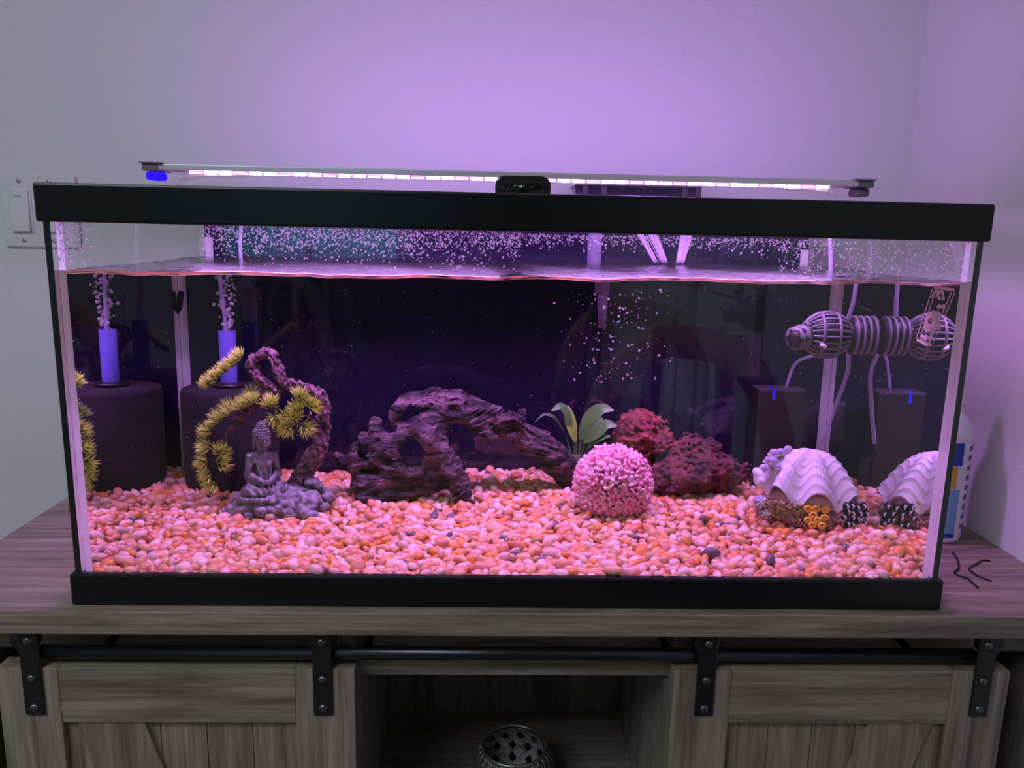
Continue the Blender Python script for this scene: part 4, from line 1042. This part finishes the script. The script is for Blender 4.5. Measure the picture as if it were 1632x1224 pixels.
# ------------------------------------------------------------------ circulation pump on the side pane
M_pump = pbr('pump_grey', (.15, .14, .16), .5); M_pdark = pbr('pump_black', (.006, .005, .008), .5)
def pump():
    c = np.array([15.2, 10.0, 10.75]); e = empty('circulation_pump', (16.2, 10.0, 9.5))
    def rot(V, ang=0.0):
        return V
    # mount pressed on the pane, ribbed
    MB().lathe([(.01, 16.3), (.75, 16.3), (.9, 16.45), (.9, 17.55), (.7, 17.62), (.01, 17.62)], (0, c[1], c[2]), 0, 30).build('mount', M_pdark, e, True)
    for x in (16.5, 16.8, 17.1, 17.4): MB().lathe([(.90, x - .06), (.97, x - .05), (.97, x + .05), (.90, x + .06)], (0, c[1], c[2]), 0, 30).build('mount_rib', M_pump, e, True)
    MB().tube([(16.35, c[1], c[2]), (15.9, c[1], c[2])], .5, 18).build('neck', M_pdark, e, True)
    R = 1.12
    MB().lathe([(.85 * R * math.sin(t) + .001, -.95 * R * math.cos(t)) for t in np.linspace(0, math.pi, 18)], c, 0, 28).build('core', M_pdark, e, True)
    for i in range(22):
        a = 2 * math.pi * i / 22; pts = []
        for t in np.linspace(.42, math.pi - .35, 12):
            r = R * math.sin(t); pts.append((c[0] - 1.08 * R * math.cos(t), c[1] + r * math.cos(a), c[2] + r * math.sin(a)))
        MB().tube(pts, .062, 6).build('cage_slat', M_pump, e, True)
    for t in (.55, 1.25, 1.9, 2.6):
        r = R * math.sin(t) + .02; x = c[0] - 1.08 * R * math.cos(t)
        MB().lathe([(r - .05, x - .07), (r + .05, x - .06), (r + .05, x + .06), (r - .05, x + .07)], (0, c[1], c[2]), 0, 30).build('cage_ring', M_pump, e, True)
    # two nozzle discs on the outlet
    n0 = c + np.array([-1.05, -.3, -.05]); d = np.array([-.80, -.55, -.12]); d /= np.linalg.norm(d)
    MB().tube([n0 + d * -.3, n0 + d * .35], [.62, .55], 20).build('outlet', M_pdark, e, True)
    for q, rr in ((.30, .62), (.72, .58)):
        p = n0 + d * q; MB().tube([p, p + d * .12], rr, 24).build('nozzle_disc', M_pump, e, True)
        p2 = p + d * .125; a = np.cross(d, [0, 0, 1]); a /= np.linalg.norm(a); b = np.cross(a, d)
        for k in range(6):
            t = 2 * math.pi * k / 6; h = p2 + (a * math.cos(t) + b * math.sin(t)) * rr * .62; MB().tube([h, h + d * .02], .14, 12).build('nozzle_hole', M_pdark, e, True)
    MB().tube([n0 + d * .7, n0 + d * 1.0], [.5, .3], 18).build('nozzle_tip', M_pdark, e, True)
    MB().tube([c + np.array([-.55, -1.0, -.35]), c + np.array([-.3, -1.15, -.5])], .09, 10).build('adjust_screw', M_zw, e, True)
    tag(e, 'grey caged circulation pump with twin nozzle discs held on the side glass', 'pump')
pump()

# ------------------------------------------------------------------ black box filter, air lines, clip
def boxfilter():
    e = empty('box_filter', (14.6, 14.9, 1.9))
    bx('case', (13.25, 14.3, 1.9), (15.75, 15.9, 7.3), M_pdark, e, .05)
    bx('case_top', (13.25, 14.3, 7.3), (15.75, 15.9, 7.36), pbr('case_top_lit', (.05, .045, .055), .5), e, .02)  # paler than the black case: lamp light on the top put into its colour
    bx('side_pod', (15.75, 14.4, 2.0), (16.2, 15.1, 3.6), M_pdark, e, .05)
    bx('blue_strip', (14.0, 14.28, 6.8), (14.18, 15.6, 7.375), pbr('strip_blue', (.02, .02, .75), .4), e, .02)  # narrow flat blue band over the case top and front edge
    tag(e, 'plain black box filter with a blue strip standing in the back corner', 'aquarium filter')
    tag(MB().tube(crv([(16.6, 11.8, 17.0), (16.7, 11.0, 14.0), (16.66, 10.9, 12.4), (16.55, 11.2, 11.0), at(1352, 585, 12.0), at(1332, 645, 12.4), at(1311, 705, 12.6)], 8), .11, 8).build('air_tube', M_air, None, True), 'clear air tube curving down past the pump to the clam', 'air tube')
    tag(MB().tube(crv([(16.7, 10.9, 10.4), (16.2, 12.8, 9.6), (15.3, 14.8, 8.8), (14.9, 15.1, 7.35)], 8), .08, 8).build('air_tube', M_air, None, True), 'thin clear air tube running from the pump into the black box filter', 'air tube')
    p = at(286, 490, 14.8)
    tag(MB().tube([at(289, 464, 16.3), at(288, 468, 16.3), at(285, 492, 16.3), at(282, 498, 16.3), at(279, 513, 16.3)], [.12, .17, .16, .10, .06], 10).build('suction_clip', M_pdark, None, True), 'small dark slender clip at the back corner seam', 'clip')
boxfilter()

# ------------------------------------------------------------------ bottle, wire twists, bowl
def bottle():
    x, y = 22.55, 8.4; e = empty('bottle', (x, y, 0))
    Mb = pbr('white_bottle', (.78, .78, .80), .35); Ml = pbr('bottle_blue', (.015, .04, .42), .4); My = pbr('bottle_yellow', (.72, .42, .02), .4); Mc = pbr('bottle_pale_blue', (.20, .42, .66), .4); Mt = pbr('bottle_ink', (.12, .14, .25), .5)
    MB().lathe([(.01, 0), (1.05, 0), (1.18, .12), (1.2, .4), (1.2, 5.6), (1.05, 6.2), (.62, 6.8), (.5, 7.0), (.5, 7.3), (.01, 7.3)], (x, y, 0), 2, 36).build('body', Mb, e, True)
    MB().lathe([(.55, 7.25), (.55, 7.9), (.38, 8.1), (.25, 8.9), (.01, 8.95)], (x, y, 0), 2, 24).build('cap', Mb, e, True)
    def band(name, a0, a1, z0, z1, m, r=1.212):
        V = []; n = 10
        for z in (z0, z1):
            for k in range(n + 1):
                a = math.radians(a0 + (a1 - a0) * k / n); V.append((x + r * math.cos(a), y + r * math.sin(a), z))
        mk(name, V, [(k, k + 1, n + 2 + k, n + 1 + k) for k in range(n)], m, e, True)
    band('label_blue', 215, 282, 4.2, 5.4, Ml); band('label_yellow', 215, 272, 3.0, 4.15, My); band('label_pale', 215, 285, .5, 2.95, Mc); band('label_foot', 215, 285, .35, .6, Ml, 1.216)
    for k in range(9): band('label_line', 300, 322, .8 + k * .52, 1.05 + k * .52, Mt)
    tag(e, 'white plastic bottle with blue and yellow label between tank and side wall', 'bottle')
bottle()
def on_top(px, py):
    d = ray(px, py); return CAM + d * (-(CAM[2] - .05) / d[2])
for pts, lab in ((((1518, 880), (1526, 892), (1528, 905), (1521, 912), (1530, 918), (1541, 921), (1550, 929), (1559, 937)), 'black zigzag wire twist lying nearer the tank'), (((1578, 894), (1566, 893), (1556, 899), (1545, 906), (1552, 914), (1564, 920), (1580, 926)), 'black hooked wire twist lying nearer the wall')):
    tag(MB().tube(crv([on_top(*p) for p in pts], 4), .05, 6).build('wire_twist', M_metal, None, True), lab, 'wire')
M_pew = pbr('pewter', (.30, .28, .27), .35, metal=.85); M_mirror = pbr('grey_mosaic_glue', (.10, .09, .09), .4, (.34, .31, .30), 160)
def bowl():
    c = np.array([.40, 5.4, -11.55]); R = 2.05; e = empty('mosaic_bowl', (c[0], c[1], -13.5))
    n = 30; rows = 12; th = np.linspace(.92, 2.75, rows + 1)
    pt = lambda i, j, r: (c[0] + r * math.sin(th[j]) * math.cos(2 * math.pi * (i + .5 * 0) / n), c[1] + r * math.sin(th[j]) * math.sin(2 * math.pi * i / n), c[2] + r * math.cos(th[j]))
    MB().lathe([(R * .93 * math.sin(t), R * .93 * math.cos(t)) for t in np.linspace(.92, math.pi - .01, 18)], c, 2, 40).build('liner', M_mirror, e, True)
    for i in range(n):
        MB().tube([pt(i, j, R) for j in range(rows + 1)], .045, 5).build('lattice_bar', M_pew, e, True)
    for j in range(0, rows, 1):
        MB().tube([pt(i % n, j, R) for i in range(n + 1)], .04, 5, False).build('lattice_ring', M_pew, e, True)
    M_tile = pbr('black_tile', (.01, .01, .012), .2)
    for row, (t, n2) in enumerate(((1.25, 14), (1.6, 14), (1.95, 12), (2.3, 9))):
        for i in range(n2):
            a = 2 * math.pi * (i + .5 * (row % 2)) / n2; r_ = R * .90
            p = np.array([math.sin(t) * math.cos(a), math.sin(t) * math.sin(a), math.cos(t)]); u_ = np.array([-math.sin(a), math.cos(a), 0]); v_ = np.cross(p, u_)
            q = c + p * r_; w_ = .21; V = [q + u_ * w_, q + v_ * w_ * 1.25, q - u_ * w_, q - v_ * w_ * 1.25]; V += [x_ + p * .04 for x_ in V]
            mk('mosaic_tile', V, [(0, 1, 2, 3), (7, 6, 5, 4)] + [(k_, 4 + k_, 4 + (k_ + 1) % 4, (k_ + 1) % 4) for k_ in range(4)], M_tile, e)
    rr = R * math.sin(.92); z = c[2] + R * math.cos(.92)
    b = MB(); b.tube([(c[0] + rr * math.cos(t), c[1] + rr * math.sin(t), z) for t in np.linspace(0, 2 * math.pi, 41)], .09, 8, False); b.build('rim', M_pew, e, True)
    MB().lathe([(.01, 0), (.9, 0), (.95, .2), (.8, .35)], (c[0], c[1], -13.5), 2, 24).build('foot', M_pew, e, True)
    tag(e, 'round pierced metal mosaic candle bowl on the cabinet shelf', 'candle holder')
bowl()

# ------------------------------------------------------------------ the room behind the camera (seen mirrored in the front glass)
def room_side():
    M_door = pbr('door_paint', (.62, .63, .66), .5); M_win = emit('dusk_window', (.12, .62, .86), 1.3)
    w = bx('window_1', (-60, BY, 8), (-22, BY + .3, 30), M_win); st(w, 'dim teal window on the far darkened wall', 'window')
    for a, b in (((-62, BY, 6), (-60, BY + 1, 32)), ((-22, BY, 6), (-20, BY + 1, 32)), ((-62, BY, 30), (-20, BY + 1, 32)), ((-62, BY, 6), (-20, BY + 1, 8)), ((-42, BY, 8), (-40.5, BY + .8, 30))): bx('window_frame', a, b, M_door, w)
    d = bx('door_1', (WX - .9, -78, FZ), (WX, -44, 50), M_door, None, .1); st(d, 'white panelled door in the side wall', 'door')
    for z0, z1 in ((-24, 4), (9, 44)):
        for y0, y1 in ((-74, -63), (-59, -48)):
            for a, b in (((y0, z0), (y1, z0 + 1)), ((y0, z1 - 1), (y1, z1)), ((y0, z0), (y0 + 1, z1)), ((y1 - 1, z0), (y1, z1))): bx('door_moulding', (WX - 1.4, a[0], a[1]), (WX - .85, b[0], b[1]), M_door, d, .1)
    k = MB().lathe([(.01, -3), (1, -2.8), (1.1, -2.2), (.5, -1.6), (.5, 0)], (0, 0, 0), 0, 20); k.V = [(v[0] + WX - .8, v[1] - 46.5, v[2] + 5) for v in k.V]; k.build('door_knob', M_bolt, d, True)
    M_ch = pbr('olive_brown_chair', (.42, .27, .08), .5, (.52, .34, .12), 20); M_seat = pbr('brown_seat', (.10, .045, .03), .7)
    def chair(cx, cy, label, M_ch=M_ch):
        e = empty('dining_chair', (cx, cy, FZ)); zt = 7.6; sz = FZ + 18
        arch = crv([(cx - 8, cy, sz), (cx - 7.6, cy, -3), (cx - 6.2, cy - .3, 3.2), (cx - 3, cy - .5, zt - 1.2), (cx + .5, cy - .6, zt - .9), (cx + 4.2, cy - .5, zt - 2.2), (cx + 6.8, cy - .3, 1.8), (cx + 8.2, cy, -4), (cx + 8.6, cy, sz)], 8)
        MB().tube(arch, [1.25] * 8 + [1.35] * (len(arch) - 16) + [1.25] * 8, 12).build('back_frame', M_ch, e, True)
        for x in (-3.2, 3.4): MB().tube([(cx + x, cy - .2, sz), (cx + x * .9, cy - .4, zt - 2.6)], .8, 8).build('back_slat', M_seat, e, True)
        for i in range(14): MB().lathe([(.01, -.12), (.2, -.05), (.24, .1)], (cx + 8.3, cy + 1.2, -3.5 - i * .9), 1, 8).build('nailhead', M_bolt, e, True)
        bx('seat', (cx - 9.5, cy - 17, sz - 1.2), (cx + 9.5, cy + 1, sz + 1.6), M_seat, e, .7)
        for x in (-8, 8):
            for y in (-15.5, -.2): MB().tube([(cx + x, cy + y, sz - 1), (cx + x * 1.04, cy + y, FZ)], [1.0, .7], 10).build('leg', M_ch, e, True)
        tag(e, label, 'chair')
    chair(15.0, -31.5, 'olive brown arched chair mirrored in the glass above the red rocks')
    chair(-36, -100, 'far grey arched chair mirrored faintly in the glass above the bonsai', pbr('grey_chair', (.10, .10, .11), .6))
room_side()
